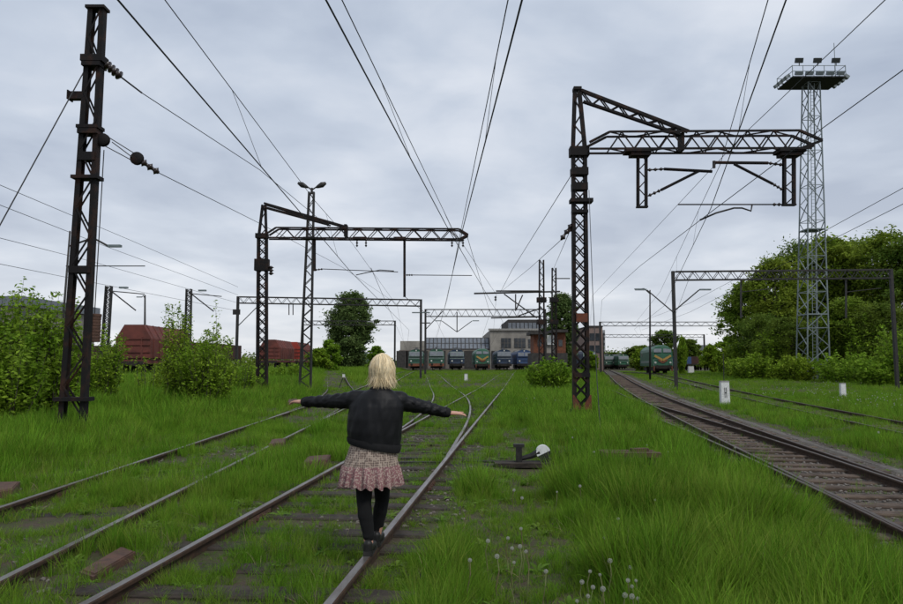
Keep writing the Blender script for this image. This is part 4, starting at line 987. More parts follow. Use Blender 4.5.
def diesel(label, group=None):
    o = thing("locomotive", (0, 0, 0), label, "locomotive", group); ln = 17.0
    pr = [(-1.48, 1.05), (1.48, 1.05), (1.5, 1.3), (1.5, 3.2), (1.36, 3.6), (.95, 4.0), (.45, 4.16), (-.45, 4.16), (-.95, 4.0), (-1.36, 3.6), (-1.5, 3.2), (-1.5, 1.3)]
    def st(y, k): return [(x * (1 - .05 * k), y + k * max(0, z - 2.7) * .32, z - k * .1 * (z > 3)) for x, z in pr]
    b = MB(); b.rings([st(0, 1), st(1.4, 0), st(ln - 1.4, 0), st(ln, -1)]); b.build("body", M['dgreen'], o)
    for s in (-1, 1): b = MB(); b.box((s * .68, .27, 3.36), (1.12, .05, .58), 0, 0, ('X', -.31)); b.build("windscreen", M['bluegrey'], o)
    for s in (-1, 1):     # the two strokes of the yellow chevron
        b = MB(); b.bar((0, -.03, 1.95), (s * 1.15, -.03, 2.62), .06, .3); b.build("chevron_stroke", M['lyellow'], o)
        b = MB(); b.bar((0, -.022, 1.6), (s * .62, -.022, 1.98), .05, .22); b.build("chevron_stroke", M['lorange'], o)
    for s in (-1, 1): b = MB(); b.lathe([(.01, -.06), (.15, -.06), (.16, .04), (.01, .04)], (s * 1.05, 0, 1.6), 'Y', 12); b.build("headlight", M['lamp'], o)
    b = MB(); b.box((0, -.02, .95), (2.9, .16, .5)); b.build("buffer_beam", M['under'], o)
    for s in (-1, 1): b = MB(); b.lathe([(.01, 0), (.24, 0), (.24, .05), (.1, .06), (.1, .6), (.01, .6)], (s * .87, -.62, 1.04), 'Y', 12); b.build("buffer", M['under'], o); 
    for s in (-1, 1): b = MB(); b.box((s * 1.25, -.12, .7), (.16, .12, .7)); b.build("step", M['lorange'], o)
    for s in (-1, 1):
        b = MB(); b.bar((s * 1.3, -.35, 1.05), (s * 1.3, -.35, 2.1), .05); b.bar((s * 1.3, -.35, 2.1), (s * .3, -.35, 2.1), .04); b.build("handrail", M['lpale'], o)
    for y in (4, 13): b = MB(); b.box((0, y, .62), (2.4, 4.6, .55)); b.build("bogie", M['under'], o)
    wheelset(o, (2.4, 4, 5.6, 11.4, 13, 14.6))
    for s in (-1, 1):
        for y in (2.2, 14.6): b = MB(); b.box((s * 1.512, y, 2.9), (.03, .8, .6)); b.build("side_window", M['glass'], o)
        b = MB(); b.box((s * 1.514, ln / 2, 1.7), (.03, ln - 2, .3)); b.build("side_stripe", M['lpale'], o)
    b = MB(); b.box((0, 8, 4.2), (1.6, 6, .16)); b.build("roof_hatch", M['lgrey'], o)
    return o
def place(o, px, Y, rz=0.0, dz=.16):
    x = P(px, 366, Y).x; o.matrix_basis = Matrix.Translation((x, Y, hz_(x, Y) + dz)) @ Matrix.Rotation(rz, 4, 'Z')
def stub(label, px, Y, ln, rz=0.0):      # the yard track a vehicle stands on
    x = P(px, 366, Y).x; t = thing("railway_track", (x, Y, hz_(x, Y)), label, "railway track")
    for s in (-1, 1):
        b = MB()
        for y0, y1 in ((-8, ln / 2), (ln / 2, ln)):
            b.box((x + s * .75, Y + (y0 + y1) / 2, hz_(x, Y) + .09), (.07, y1 - y0 - .001, .15))
        b.build("rail", M['railtop2'], t)
EL = electric
for i, (px, lab, col, band, beam, Yl) in enumerate((
        (416, "green electric locomotive with orange buffer beam, leftmost in the workshop row", 'lgreen', 'lpale', 'lorange', 137),
        (436.5, "green electric locomotive with orange buffer beam, second in the workshop row", 'lgreen', 'lpale', 'lorange', 134),
        (457, "dark blue electric locomotive between green ones before the workshop", 'lblue', 'lpale', 'under', 138),
        (504.5, "dark blue electric locomotive just right of the chevron diesel", 'lblue', 'bluegrey', 'under', 138),
        (524.5, "brighter blue electric locomotive beside the brick hut", 'lblue2', 'lblue2', 'under', 142),
        (590, "blue electric locomotive glimpsed behind the right cantilever mast", 'lblue', 'lpale', 'under', 146),
        (358, "lone green locomotive below the dark round tree", 'lgreen', 'lpale', 'under', 178),
        (610, "pale green locomotive at the far end of the right tracks", 'lgreen', 'lpale', 'under', 195),
        (624, "grey green locomotive left of the yellow chevron diesel, far off", 'dgreen', 'lpale', 'under', 190))):
    o = EL(lab, M[col], M[band], M[beam]); place(o, px, Yl, .03 * (px < 470)); stub("yard track under the " + lab.replace(" with orange buffer beam", ""), px, Yl, 20)
o = diesel("green diesel with yellow chevron in the middle of the workshop row"); place(o, 482.5, 136); stub("yard track under the chevron diesel of the workshop row", 482.5, 136, 20)
o = diesel("green diesel with orange chevron standing alone on the right tracks"); x = P(662, 366, 101).x
place(o, 663, 101, -.17); stub("yard track under the green diesel on the right", 662, 101, 20)
def hopper(label, m, m_end):
    o = thing("covered_wagon", (0, 0, 0), label, "wagon", "freight wagons on the left siding"); ln = 11.6
    pr = [(-1.42, 1.5), (1.42, 1.5), (1.45, 3.1), (.78, 4.25), (-.78, 4.25), (-1.45, 3.1)]
    b = MB(); b.rings([[(x, y, z) for x, z in pr] for y in (1.2, ln - 1.2)]); b.build("body", m, o)
    b = MB(); b.rings([[(x * 1.015, y, z * 1.004) for x, z in pr] for y in (1.1, 1.2)]); b.build("end_wall", m_end, o)
    for i in range(8):
        y = 1.7 + i * (ln - 3.4) / 7
        for s in (-1, 1): b = MB(); b.box((s * 1.475, y, 2.3), (.06, .1, 1.6)); b.bar((s * 1.47, y, 3.1), (s * .8, y, 4.27), .1, .05); b.build("rib", m, o)
    for z in (2.0, 2.6, 3.1): b = MB(); b.box((0, 1.06, z), (2.84, .08, .08)); b.build("end_rib", m, o)
    for s in (-.7, .7): b = MB(); b.box((s, 1.06, 2.4), (.09, .07, 1.7)); b.build("end_rib", m, o)
    b = MB(); b.box((0, ln / 2, 1.2), (2.6, ln, .3)); b.build("underframe", m, o)
    for s in (-1, 1):
        b = MB(); b.bar((s * 1.2, .1, 1.3), (s * 1.2, .1, 2.4), .06); b.bar((s * 1.2, .1, 2.4), (s * .2, .1, 2.4), .05); b.build("handrail", m, o)
        b = MB(); b.lathe([(.01, 0), (.22, 0), (.22, .05), (.09, .06), (.09, .55), (.01, .55)], (s * .87, -.5, 1.06), 'Y', 12); b.build("buffer", M['under'], o)
    b = MB(); b.box((0, -.02, 1.1), (2.7, .1, .3)); b.build("buffer_beam", M['under'], o)
    wheelset(o, (1.6, 3.2, ln - 3.2, ln - 1.6)); return o
def gondola(label, m, hh=1.6):
    o = thing("open_wagon", (0, 0, 0), label, "wagon", "freight wagons on the left siding"); ln = 12.4; b = MB()
    b.box((0, ln / 2, 1.3), (2.7, ln, .25)); b.build("underframe", M['under'], o)
    b = MB()
    for s in (-1, 1): b.box((s * 1.38, ln / 2, 1.43 + hh / 2), (.08, ln, hh)); b.box((0, .04 if s < 0 else ln - .04, 1.43 + hh / 2), (2.68, .08, hh))
    b.build("body", m, o)
    for i in range(9):
        for s in (-1, 1): b = MB(); b.box((s * 1.46, .6 + i * (ln - 1.2) / 8, 1.43 + hh / 2), (.08, .12, hh + .02)); b.build("rib", m, o)
    wheelset(o, (1.4, 3.0, ln - 3.0, ln - 1.4)); return o
def xw(Y): return -26.3 + (Y - 56) * .012
ws = track("freight siding carrying the dark red wagons at left", (xw(56), 56, hz_(-25, 56)))
for s in (-1, 1): b = MB(); b.bar((xw(40) + s * .75, 40, hz_(-25, 50) + .08), (xw(130) + s * .75, 130, hz_(-25, 110) + .08), .07, .15); b.build("rail", M['railtop2'], ws)
for Y_, fn in ((56, lambda: hopper("dark red covered wagon with angled roof, nearest behind the left shrubs", M['wagon'], M['wagon'])),
               (69, lambda: gondola("brown open wagon coupled behind the nearest red covered wagon", M['wagon2'])),
               (97, lambda: hopper("smaller dark red covered wagon seen right of the left cantilever mast", M['wagon'], M['wagon'])),
               (110, lambda: hopper("bright red ended covered wagon farthest along the left siding", M['wagon'], M['wred']))):
    o = fn(); o.matrix_basis = Matrix.Translation((xw(Y_), Y_, hz_(-25, Y_) + .16))
o = gondola("low brown open wagon left of the nearest red covered wagon", M['wagon2'], 1.1); o.matrix_basis = Matrix.Translation((-30.4, 57, hz_(-30, 57) + .1))
o = gondola("blue open wagon far right beyond the chevron diesel", M['lblue2'], 1.5); o.matrix_basis = Matrix.Translation((P(685, 364, 150).x, 150, .3))
for i, px in enumerate((697, 708)):
    o = gondola(("first", "second")[i] + " dark red open wagon right of the far blue wagon", M['wagon2'], 1.6); o.matrix_basis = Matrix.Translation((P(px, 364, 152).x, 152 + i, .3))

# ------------------------------------------------------------------ trees and shrubs
def leaf_mesh(name, cen, size, material, r, up=.35):
    n = len(cen)
    a = r.normal(size=(n, 3)); a[:, 2] *= .6; a /= np.linalg.norm(a, axis=1)[:, None]
    nn = r.normal(size=(n, 3)); nn[:, 2] = np.abs(nn[:, 2]) + up; bb = np.cross(nn, a); bb /= np.linalg.norm(bb, axis=1)[:, None] + 1e-9
    s = size * r.uniform(.6, 1.3, n)[:, None]
    nrm = np.cross(a, bb)
    v = np.stack([cen - a * s, cen + bb * s * .5 + nrm * s * .12, cen + a * s * 1.1 - nrm * s * .1, cen - bb * s * .5 + nrm * s * .12], 1).reshape(-1, 3)
    me = bpy.data.meshes.new(name); me.vertices.add(4 * n); me.vertices.foreach_set("co", v.ravel())
    me.loops.add(4 * n); me.loops.foreach_set("vertex_index", np.arange(4 * n)); me.polygons.add(n)
    me.polygons.foreach_set("loop_start", np.arange(0, 4 * n, 4)); me.polygons.foreach_set("loop_total", np.full(n, 4))
    me.materials.append(material); me.update(calc_edges=True); return me
def crown_points(r, H, W, n_cl, n_lf, z0, top=.9, clump=.115):
    """clumps spread through an uneven crown: more of them towards the outside"""
    pts = []
    lob = r.uniform(.72, 1.12, 9); ph = r.uniform(0, 6.28)
    for _ in range(n_cl):
        t = r.uniform(0, 1) ** .9; ang = r.uniform(0, 6.283)
        prof = max(.12, (1 - abs(2 * (t * .94 + .06) - 1) ** 2.8)) ** .55
        k = lob[int(((ang + ph) % 6.283) / 6.283 * 9)] * r.uniform(.72, 1.2) * (.8 + .4 * float(vnoise(t * 5 + ph, ang * 1.3, 1.0, 6)))
        rad = W / 2 * prof * k * math.sqrt(r.uniform(.18, 1))
        c = np.array([math.cos(ang) * rad, math.sin(ang) * rad, z0 + (H - z0) * t])
        sg = clump * W * r.uniform(.4, 1.45)
        p = r.normal(size=(n_lf, 3)) * np.array([sg, sg, sg * .62]) * .55; pts.append(c + p)
    return np.concatenate(pts)
def limbs(r, H, W, z0, tr, n):
    b = MB(); top = np.array([r.normal() * W * .04, r.normal() * W * .04, H * .86])
    b.tube([(0, 0, -.3), (top[0] * .2, top[1] * .2, H * .25), (top[0] * .6, top[1] * .6, H * .55), tuple(top)], [tr * 1.25, tr, tr * .6, tr * .12], 8)
    for i in range(n):
        t = .22 + .6 * i / n; a = i * 2.4 + r.uniform(-.4, .4); L_ = W * .42 * (1 - .45 * t); p = Vector((top[0] * t, top[1] * t, H * t * .9))
        q = p + Vector((math.cos(a) * L_ * .55, math.sin(a) * L_ * .55, L_ * .35)); e_ = p + Vector((math.cos(a) * L_, math.sin(a) * L_, L_ * .75))
        b.tube([p, q, e_], [tr * .42 * (1 - t * .5), tr * .26, tr * .06], 6)
    return b
_tm = {}
def tree(label, loc, H, W, kind, n_cl, n_lf, ls, leafm, group=None, name="tree", z0=.18, var=0, rz=0):
    key = (kind, var)
    if key not in _tm:
        r = np.random.default_rng(100 + var * 7 + len(kind)); Hn, Wn = 10.0, 10.0 * W / H
        _tm[key] = (leaf_mesh("crown", crown_points(r, Hn, Wn, n_cl, n_lf, Hn * z0), ls * 10 / H, leafm, r), limbs(r, Hn, Wn, Hn * z0, .16 + .02 * Wn, 14).mesh("trunk", M['bark'], True), Wn)
    cm, tm2, Wn = _tm[key]
    o = thing(name, (loc[0], loc[1], hz_(loc[0], loc[1]) - .05), label, "tree" if name == "tree" else name.replace("_", " "), group, rz)
    S = Matrix.Diagonal((W / Wn, W / Wn, H / 10.0, 1))
    for nme, me in (("trunk", tm2), ("crown", cm)):
        c = bpy.data.objects.new(nme, me); COL.objects.link(c); c.parent = o; c.matrix_basis = S
    return o
def tpos(px, Y): return (P(px, 364, Y).x, Y)
GT = "trees along the right edge of the yard"
for i, (px, Y, ytop, wpx, var, lm_, lab) in enumerate((
        (752, 96, 283, 44, 0, 'leaf3', "light airy tree at the left end of the dense row by the third track"),
        (779, 90, 262, 52, 1, 'leaf3', "broad tree left of the floodlight tower"),
        (808, 100, 246, 60, 2, 'leaf2', "dark tall tree directly behind the floodlight tower"),
        (836, 94, 239, 56, 0, 'leaf3', "tallest tree just right of the floodlight tower"),
        (866, 100, 243, 58, 1, 'leaf2', "dark tree behind the wide portal's right end"),
        (894, 88, 236, 60, 2, 'leaf3', "yellowish tree above the wide portal's right post"),
        (928, 84, 232, 70, 0, 'leaf2', "dark tree cut by the right edge of the picture"),
        (764, 84, 316, 38, 2, 'leaf2', "lower dark tree in front of the light airy tree"),
        (850, 74, 300, 46, 1, 'leaf3', "bushy young tree between the tower and the portal post"),
        (790, 78, 318, 42, 0, 'leaf2', "low bushy tree at the foot of the tower's left side"),
        (885, 70, 305, 50, 2, 'leaf2', "low dark tree beside the wide portal's right post"))):
    t_ = P(px, ytop, Y); Hh = t_.z - hz_(t_.x, Y); Ww = wpx * 1.3 * Y / F
    tree(lab, tpos(px, Y), Hh, Ww, 'broad' + lm_, 210, 105, .22, M[lm_], GT, z0=.06, var=var, rz=i * 1.3)
# shoots: upright leafy suckers
def shoots(label, loc, H, W, n, ls, seed, name="shrub", leaves=46, bare=0.12):
    r = np.random.default_rng(seed); z0 = hz_(*loc); o = thing(name, (loc[0], loc[1], z0), label, "shrub", "sucker shrubs at the left"); st = MB(); pts = []
    for i in range(n):
        a = r.uniform(0, 6.283); rr = W / 2 * math.sqrt(r.uniform(0, 1)); hh = H * r.uniform(.42, 1) ** .8 * (1 - .30 * (rr / (W / 2)) ** 2)
        b0 = np.array([math.cos(a) * rr * .55, math.sin(a) * rr * .55, 0]); tip = np.array([math.cos(a) * rr, math.sin(a) * rr, hh]) + np.append(r.normal(size=2) * .12, 0)
        mid = (b0 + tip) / 2 + np.append(r.normal(size=2) * .08, 0)
        q = [(1 - t) ** 2 * b0 + 2 * t * (1 - t) * mid + t * t * tip for t in np.linspace(0, 1, 5)]
        st.tube([Vector((*(x[:2] + np.array(loc)), x[2] + z0 - .05)) for x in q], [.018, .015, .012, .008, .003], 5)
        t = r.uniform(bare, 1, leaves); base = ((1 - t) ** 2)[:, None] * b0 + (2 * t * (1 - t))[:, None] * mid + (t * t)[:, None] * tip
        pts.append(base + r.normal(size=(leaves, 3)) * np.array([.115, .115, .07]) * (1.2 - .75 * t)[:, None] * min(1.15, H / 2.6) * (1.8 if ls > .12 else 1))
    p = np.concatenate(pts) + np.array([loc[0], loc[1], z0])
    st.build("stem", M['bark'], o); put("foliage", leaf_mesh("foliage", p, ls, M['leaf1'], r), o); return o
GU = "undergrowth shrubs below the right trees"
for i, (px, Y, ht, wd) in enumerate(((738, 86, 4.6, 3.4), (752, 74, 2.6, 4.5), (772, 78, 5.2, 3.6), (794, 69, 2.4, 3.6), (827, 75, 5.6, 3.6), (846, 65, 2.6, 4.8), (868, 70, 6.2, 4.0), (880, 58, 2.2, 3.4), (912, 58, 5, 5))):
    tree("leafy shrub, number %s from the left in the undergrowth below the right trees" % ("one two three four five six seven eight nine".split()[i]), tpos(px, Y), ht * 1.25, wd * 1.2, 'under', 60, 170, .13, M['leaf3'], GU, "shrub", z0=.0, var=i % 3, rz=i) if i % 3 == 9 else shoots("leafy shrub, number %s from the left in the undergrowth below the right trees" % ("one two three four five six seven eight nine".split()[i]), tpos(px, Y), ht * 1.2, wd * 1.25, 75, .15, 300 + i, leaves=70, bare=.0).__setitem__("group", GU)
tree("dark round tree rising behind the left portal", tpos(351, 150), P(351, 297, 150).z - .3, 42 * 150 / F, 'round', 300, 130, .30, M['leaf4'], None, z0=.0, var=4)
tree("tall narrow birch like tree behind the twin lattice poles", tpos(562, 118), P(562, 296, 118).z - .3, 32 * 118 / F, 'narrow', 220, 130, .24, M['leaf4'], None, z0=.05, var=5)
GS = "small bushes around the yard"
for i, (px, Y, ytop, wpx, lab) in enumerate(((330, 100, 341, 20, "bright bush left of the round tree's foot"), (318, 90, 350, 22, "low bush beside the lamp mast foot"), (376, 105, 347, 16, "small bush behind the woman's head"), (683, 110, 340, 10, "slim bush by the far portal"), (728, 118, 338, 22, "leafy bush at the far portal's right post"), (712, 130, 347, 18, "bush by the dark red wagons on the right"), (590, 95, 352, 16, "tiny bush at the annex corner"), (640, 150, 351, 16, "far bush behind the green diesel"))):
    t_ = P(px, ytop, Y); Hh = t_.z - hz_(t_.x, Y)
    tree(lab, tpos(px, Y), Hh, wpx * Y / F, 'bush' + str(Y < 60), 60, 260, .17 if Y > 60 else .085, M['leaf1'], GS, "bush", z0=.0, var=i % 2 if Y > 60 else 3, rz=i * .9)
for i, (px, Y, ytop, wpx, lab) in enumerate(((665, 175, 330, 26, "dark tree directly above the right diesel's roof"), (690, 185, 340, 22, "tree right of the diesel behind the V lamps"), (612, 230, 352, 26, "far tree over the locomotives at the end of the right tracks"), (640, 215, 346, 26, "far tree left of the chevron diesel"))):
    t_ = P(px, ytop, Y); tree(lab, tpos(px, Y), t_.z - .3, wpx * Y / F, 'far', 120, 150, .34, M['leaf2'], "far trees on the right", z0=.05, var=i % 2, rz=i)
def tall(px, ytop, Y): 
    q = P(px, ytop, Y); return q.z - hz_(q.x, Y)
for i, (px, Y, ytop, wd, n, lab) in enumerate(((-25, 21, 280, 3.0, 130, "leafy shrub cut by the left edge"), (20, 20.5, 270, 2.8, 150, "tall leafy shrub left of the anchor mast, full to the ground"), (50, 21, 284, 2.2, 110, "leafy shrub directly behind the anchor mast foot"), (4, 18.5, 318, 2.2, 80, "low leafy shrub in front at the left edge"),
        (100, 27, 312, 1.7, 44, "thin leafy shrub just right of the anchor mast"))):
    shoots(lab, tpos(px, Y), tall(px, ytop, Y), wd, int(n * .75), .070, 40 + i, leaves=110)
shoots("rounded green bush in the middle before the brick hut", tpos(551, 43), tall(551, 355, 43), 2.9, 150, .085, 91, "bush", 80, .0)
shoots("low bush at the left cantilever's foot", tpos(287, 47), tall(287, 361, 47), 2.4, 60, .085, 92, "bush", 60, .0)
for i, (px, Y, ytop, wd, n, lv, lab) in enumerate(((174, 26, 288, 1.2, 20, 95, "feathery upright shrub with tall thin shoots before the red wagon"), (213, 27, 288, .8, 9, 110, "single tall leaning shoot right of the feathery shrub"), (206, 25.5, 324, 2.4, 90, 90, "dense round shrub below the tall thin shoots"), (184, 26.5, 304, 1.7, 30, 80, "mid height shrub between the feathery shoots"), (240, 33, 345, 1.5, 30, 60, "small shrub left of the left cantilever's foot"), (150, 30, 345, 1.4, 18, 50, "sparse shrub in front of the red wagon's end"))):
    shoots(lab, tpos(px, Y), tall(px, ytop, Y), wd, n, .060, 60 + i, leaves=int(lv * 1.2))
# far wood closing the horizon: one mass
r = np.random.default_rng(5); pp = []
for i in range(800):
    a = r.uniform(-.8, .8); Y_ = r.uniform(250, 330); x_ = math.tan(a) * Y_; hh = 4.5 + 5 * float(vnoise(x_, 0, .03, 3)) + r.uniform(-1, 1); hh *= .55 if -70 < x_ < 20 else 1.0
    c = r.normal(size=(110, 3)) * np.array([2.6, 2.6, 1.0]) + np.array([x_, Y_, 0]); c[:, 2] += r.uniform(.2, max(.6, hh - 1.5), 110); pp.append(c)
tag(put("far_wood", leaf_mesh("far_wood", np.concatenate(pp), .55, M['leaf2'], r)), "far low wood closing the horizon behind the yard", "wood", kind="stuff")

# ------------------------------------------------------------------ grass
def tuft(seed, n, hgt, spread, wid, lean, material, seg=4):
    r = random.Random(seed); b = MB()
    for i in range(n):
        a = r.uniform(0, 6.283); rad = spread * math.sqrt(r.random()); bx, by = math.cos(a) * rad, math.sin(a) * rad
        H = hgt * r.uniform(.5, 1.0); ld = a + r.uniform(-.9, .9); ln = lean * r.uniform(.3, 1.3) * H; wv = wid * r.uniform(.7, 1.2)
        face = r.uniform(0, 6.283); fx, fy = math.cos(face), math.sin(face); droop = r.uniform(.0, .5) * ln
        vs = []; 
        for k in range(seg + 1):
            t = k / seg; x = bx + math.cos(ld) * ln * t * t; y = by + math.sin(ld) * ln * t * t; z = H * t - droop * t ** 3
            w_ = wv * (1 - t ** 1.6) * .5
            if k < seg: vs += [(x - fx * w_, y - fy * w_, z), (x + fx * w_, y + fy * w_, z)]
            else: vs.append((x, y, z))
        fs = [(2 * k, 2 * k + 1, 2 * k + 3, 2 * k + 2) for k in range(seg - 1)] + [(2 * seg - 2, 2 * seg - 1, 2 * seg)]
        b.add(vs, fs)
    me = b.mesh("grass_tuft", material); return me
def rosette(seed, n, ln, material):
    r = random.Random(seed); b = MB()
    for i in range(n):
        a = i * 6.283 / n + r.uniform(-.3, .3); L_ = ln * r.uniform(.6, 1.1); wv = L_ * .26; up = r.uniform(.25, .8); vs = []
        for k in range(5):
            t = k / 4; x = L_ * t; z = L_ * up * t * (1.3 - t) ; w_ = wv * (math.sin(math.pi * (t * .85 + .08))) * .5
            vs += [(math.cos(a) * x - math.sin(a) * w_, math.sin(a) * x + math.cos(a) * w_, z + .01), (math.cos(a) * x + math.sin(a) * w_, math.sin(a) * x - math.cos(a) * w_, z + .01)]
        b.add(vs, [(2 * k, 2 * k + 1, 2 * k + 3, 2 * k + 2) for k in range(4)])
    return b.mesh("weed_rosette", material)
def stone_mesh(seed, material):
    r = random.Random(seed); bm = bmesh.new(); bmesh.ops.create_icosphere(bm, subdivisions=1, radius=1)
    for v in bm.verts: v.co = Vector((v.co.x * r.uniform(.7, 1.15), v.co.y * r.uniform(.6, 1.0), v.co.z * r.uniform(.4, .75)))
    me = bpy.data.meshes.new("ballast_stone"); bm.to_mesh(me); bm.free(); me.materials.append(material); return me
def scatter(name, label, cat, pts, rot, scl, ids, meshes):
    src = bpy.data.collections.new(name + "_kinds")
    for i, me in enumerate(meshes):
        ob = bpy.data.objects.new("%s_kind_%02d" % (name, i), me); src.objects.link(ob)
    me = bpy.data.meshes.new(name); me.vertices.add(len(pts)); me.vertices.foreach_set("co", np.asarray(pts, np.float32).ravel())
    a = me.attributes.new("rot", 'FLOAT_VECTOR', 'POINT'); a.data.foreach_set("vector", np.asarray(rot, np.float32).ravel())
    a = me.attributes.new("scl", 'FLOAT_VECTOR', 'POINT'); a.data.foreach_set("vector", np.asarray(scl, np.float32).ravel())
    a = me.attributes.new("kid", 'INT', 'POINT'); a.data.foreach_set("value", np.asarray(ids, np.int32))
    o = put(name, me); tag(o, label, cat, kind="stuff")
    ng = bpy.data.node_groups.new(name + "_scatter", 'GeometryNodeTree')
    ng.interface.new_socket("Geometry", in_out='INPUT', socket_type='NodeSocketGeometry'); ng.interface.new_socket("Geometry", in_out='OUTPUT', socket_type='NodeSocketGeometry')
    n = ng.nodes; l = ng.links; gi = n.new("NodeGroupInput"); go = n.new("NodeGroupOutput")
    ip = n.new("GeometryNodeInstanceOnPoints"); ci = n.new("GeometryNodeCollectionInfo"); ci.inputs[0].default_value = src
    ci.inputs["Separate Children"].default_value = True; ci.inputs["Reset Children"].default_value = True
    def na(nm, t): q = n.new("GeometryNodeInputNamedAttribute"); q.data_type = t; q.inputs[0].default_value = nm; return q.outputs[0]
    l.new(gi.outputs[0], ip.inputs["Points"]); l.new(ci.outputs[0], ip.inputs["Instance"]); ip.inputs["Pick Instance"].default_value = True
    l.new(na("kid", 'INT'), ip.inputs["Instance Index"]); l.new(na("scl", 'FLOAT_VECTOR'), ip.inputs["Scale"])
    l.new(na("rot", 'FLOAT_VECTOR'), ip.inputs["Rotation"]); l.new(ip.outputs[0], go.inputs[0])
    md = o.modifiers.new("scatter", 'NODES'); md.node_group = ng; return o
def path_x(y): return .10 + .085 * y
BARE = [(q_.x, q_.y, er_) for q_, er_ in ((G(317, 470, 0), .34), (G(277, 451, 0), .30), (G(326, 425, 0), .35), (G(108, 573, 0), .30), (G(6, 499, 0), .35), (G(292, 405, 0), .5), (G(632, 462, 0), .55), (G(640, 470, 0), .4), (G(525, 470, 0), .42), (G(547, 470, 0), .5), (G(540, 490, 0), .35), (G(485, 466, 0), .35), (G(25, 532, 0), .55), (G(70, 525, 0), .4), (G(568, 452, 0), .4), (G(630, 482, 0), .6), (G(655, 474, 0), .45), (G(560, 474, 0), .4), (G(200, 562, 0), .25), (G(582, 424, 0), .45))]
def grass_fields(x, y):
    """height (m) and density factor of the grass at a place"""
    k_ = (vnoise(x, y, 2.3, 12) * .6 + vnoise(x, y, 5.1, 13) * .4)
    n1_, n2_, n3_ = vnoise(x, y, .35, 4), vnoise(x, y, 1.1, 8), vnoise(x, y, 3.0, 9)
    H = .17 + .17 * n1_ + .10 * n2_; D = np.ones_like(x)
    dm, dd = x - xc_main(y), x - xc_div(y); da, da2 = x - xc_a(y), x - xc_a2(y)
    dr, dr2, dc = x - xc_r(y), x - xc_r2(y), x - xc_c(y)
    # lush meadow between the main and the right track
    lush = sm(1.5, 2.6, dm) * (1 - sm(-2.2, -1.7, dr)); H = H + lush * (.04 + .10 * n1_)
    lushr = sm(2.2, 3.2, x - path_x(y)) * lush; H = H + .03 * lushr
    bank = sm(1.7, 3.2, -da) * sm(6, 11, y + 0 * x); H = H + bank * (.10 + .22 * n1_)
    pth = 1 - sm(.32, .75, np.abs(x - path_x(y)) + (n2_ - .5) * .5); pth = pth * (1 - sm(13, 24, y)); H = H * (1 - .70 * pth); D = D * (1 - .25 * pth)
    spot = np.exp(-(((x - 2.0) / .45) ** 2 + ((y - 13.4) / 1.5) ** 2)); H = H * (1 - .6 * spot); D = D * (1 - .8 * spot)
    for d, y0, base, hh in ((dm, -9, .50, .095), (dd, 12, .38, .10), (da, -9, .95, .15), (da2, 20, .5, .14)):
        ins = (1 - sm(.95, 1.5, np.abs(d))) * (y > y0)
        H = np.where(ins > 0, H * (1 - ins) + (hh * (.5 + 1.1 * n2_)) * ins, H); D = np.where(ins > 0, D * (1 - ins) + ins * base * (.25 + 1.6 * sm(.35, .75, n2_ * .6 + n3_ * .5)), D)
    cov = sm(15, 26, y) * ((np.abs(dm) < 1.5) | (np.abs(dd) < 1.5)); D = np.clip(D + .6 * cov, 0, 1); H = H + .08 * cov
    # a strip left of the parallel track is thin and trodden
    st_ = np.exp(-((da + 1.9) / .7) ** 2) * (y < 16); D = D * (1 - .45 * st_ * (n2_ > .4)); H = H * (1 - .35 * st_)
    mid = ((da > .9) & (dm < -.9)); H = np.where(mid, .10 + .15 * n2_ + .06 * n1_, H); D = np.where(mid, D * (.55 + .6 * n1_), D)
    for d in (dm, da):      # tufts shelter along the rail sides
        e_ = np.exp(-((np.abs(np.abs(d) - HALF) - .15) / .07) ** 2); D = np.clip(D + .55 * e_ * n3_, 0, 1); H = H + .03 * e_
    nr = np.exp(-((np.abs(dm) - 1.0) / .28) ** 2) * (y < 10); H = H * (1 - .45 * nr)
    # rails themselves: nothing grows through the head
    for d in (dm, da, dr): D = np.where(np.abs(np.abs(d) - HALF) < .07, D * .12, D)
    D = np.where((np.abs(np.abs(dd) - HALF) < .07) & (y > 11), D * .12, D)
    inr = (dr < 1.75) & (dr > -1.12); D = np.where(inr, D * .045 * (y < 200), D); H = np.where(inr, .10, H)
    sh = (dr > 1.7) & (dr < 2.3); D = np.where(sh, D * .25, D); H = np.where(sh, .12, H)
    inr2 = (np.abs(dr2) < 1.3) & (y > 8) & (y < 26) & (dr2 < .9); D = np.where(inr2 & (dr < -1.0), D * .35, D); H = np.where(inr2 & (dr < -1.0), .16, H)
    inc = np.abs(dc) < 1.0; D = np.where(inc, D * .75, D); H = np.where(inc, H * .5, H)
    H = np.where(dr > 2.3, H * .8, H)
    oil = np.exp(-(((x + 4.4) / 1.0) ** 2 + ((y - 24.5) / 2.5) ** 2)); D = D * (1 - .85 * oil)
    oil2 = np.exp(-(((x - .2) / .8) ** 2 + ((y - 12.6) / 1.3) ** 2)); D = D * (1 - .6 * oil2)
    H = H * (.62 + .85 * sm(.25, .78, k_)); D = D * (.45 + .75 * sm(.22, .55, k_))
    for ex, ey, er in BARE:
        g_ = np.exp(-(((x - ex) ** 2 + (y - ey) ** 2) / er ** 2)); D = D * (1 - .93 * g_); H = H * (1 - .6 * g_)
    yard = sm(70, 120, y); H = H * (1 - .35 * yard)
    return H, D
def field(y0, y1, per_m2, seed, margin=2.5):
    r = np.random.default_rng(seed); wmax = y1 * .70 + margin
    n = int((y1 - y0) * 2 * wmax * per_m2); x = r.uniform(-wmax, wmax, n); y = r.uniform(y0, y1, n)
    k = np.abs(x) < y * .70 + margin; x, y = x[k], y[k]; H, D = grass_fields(x, y)
    k = r.uniform(0, 1, len(x)) < D; return x[k], y[k], H[k], r
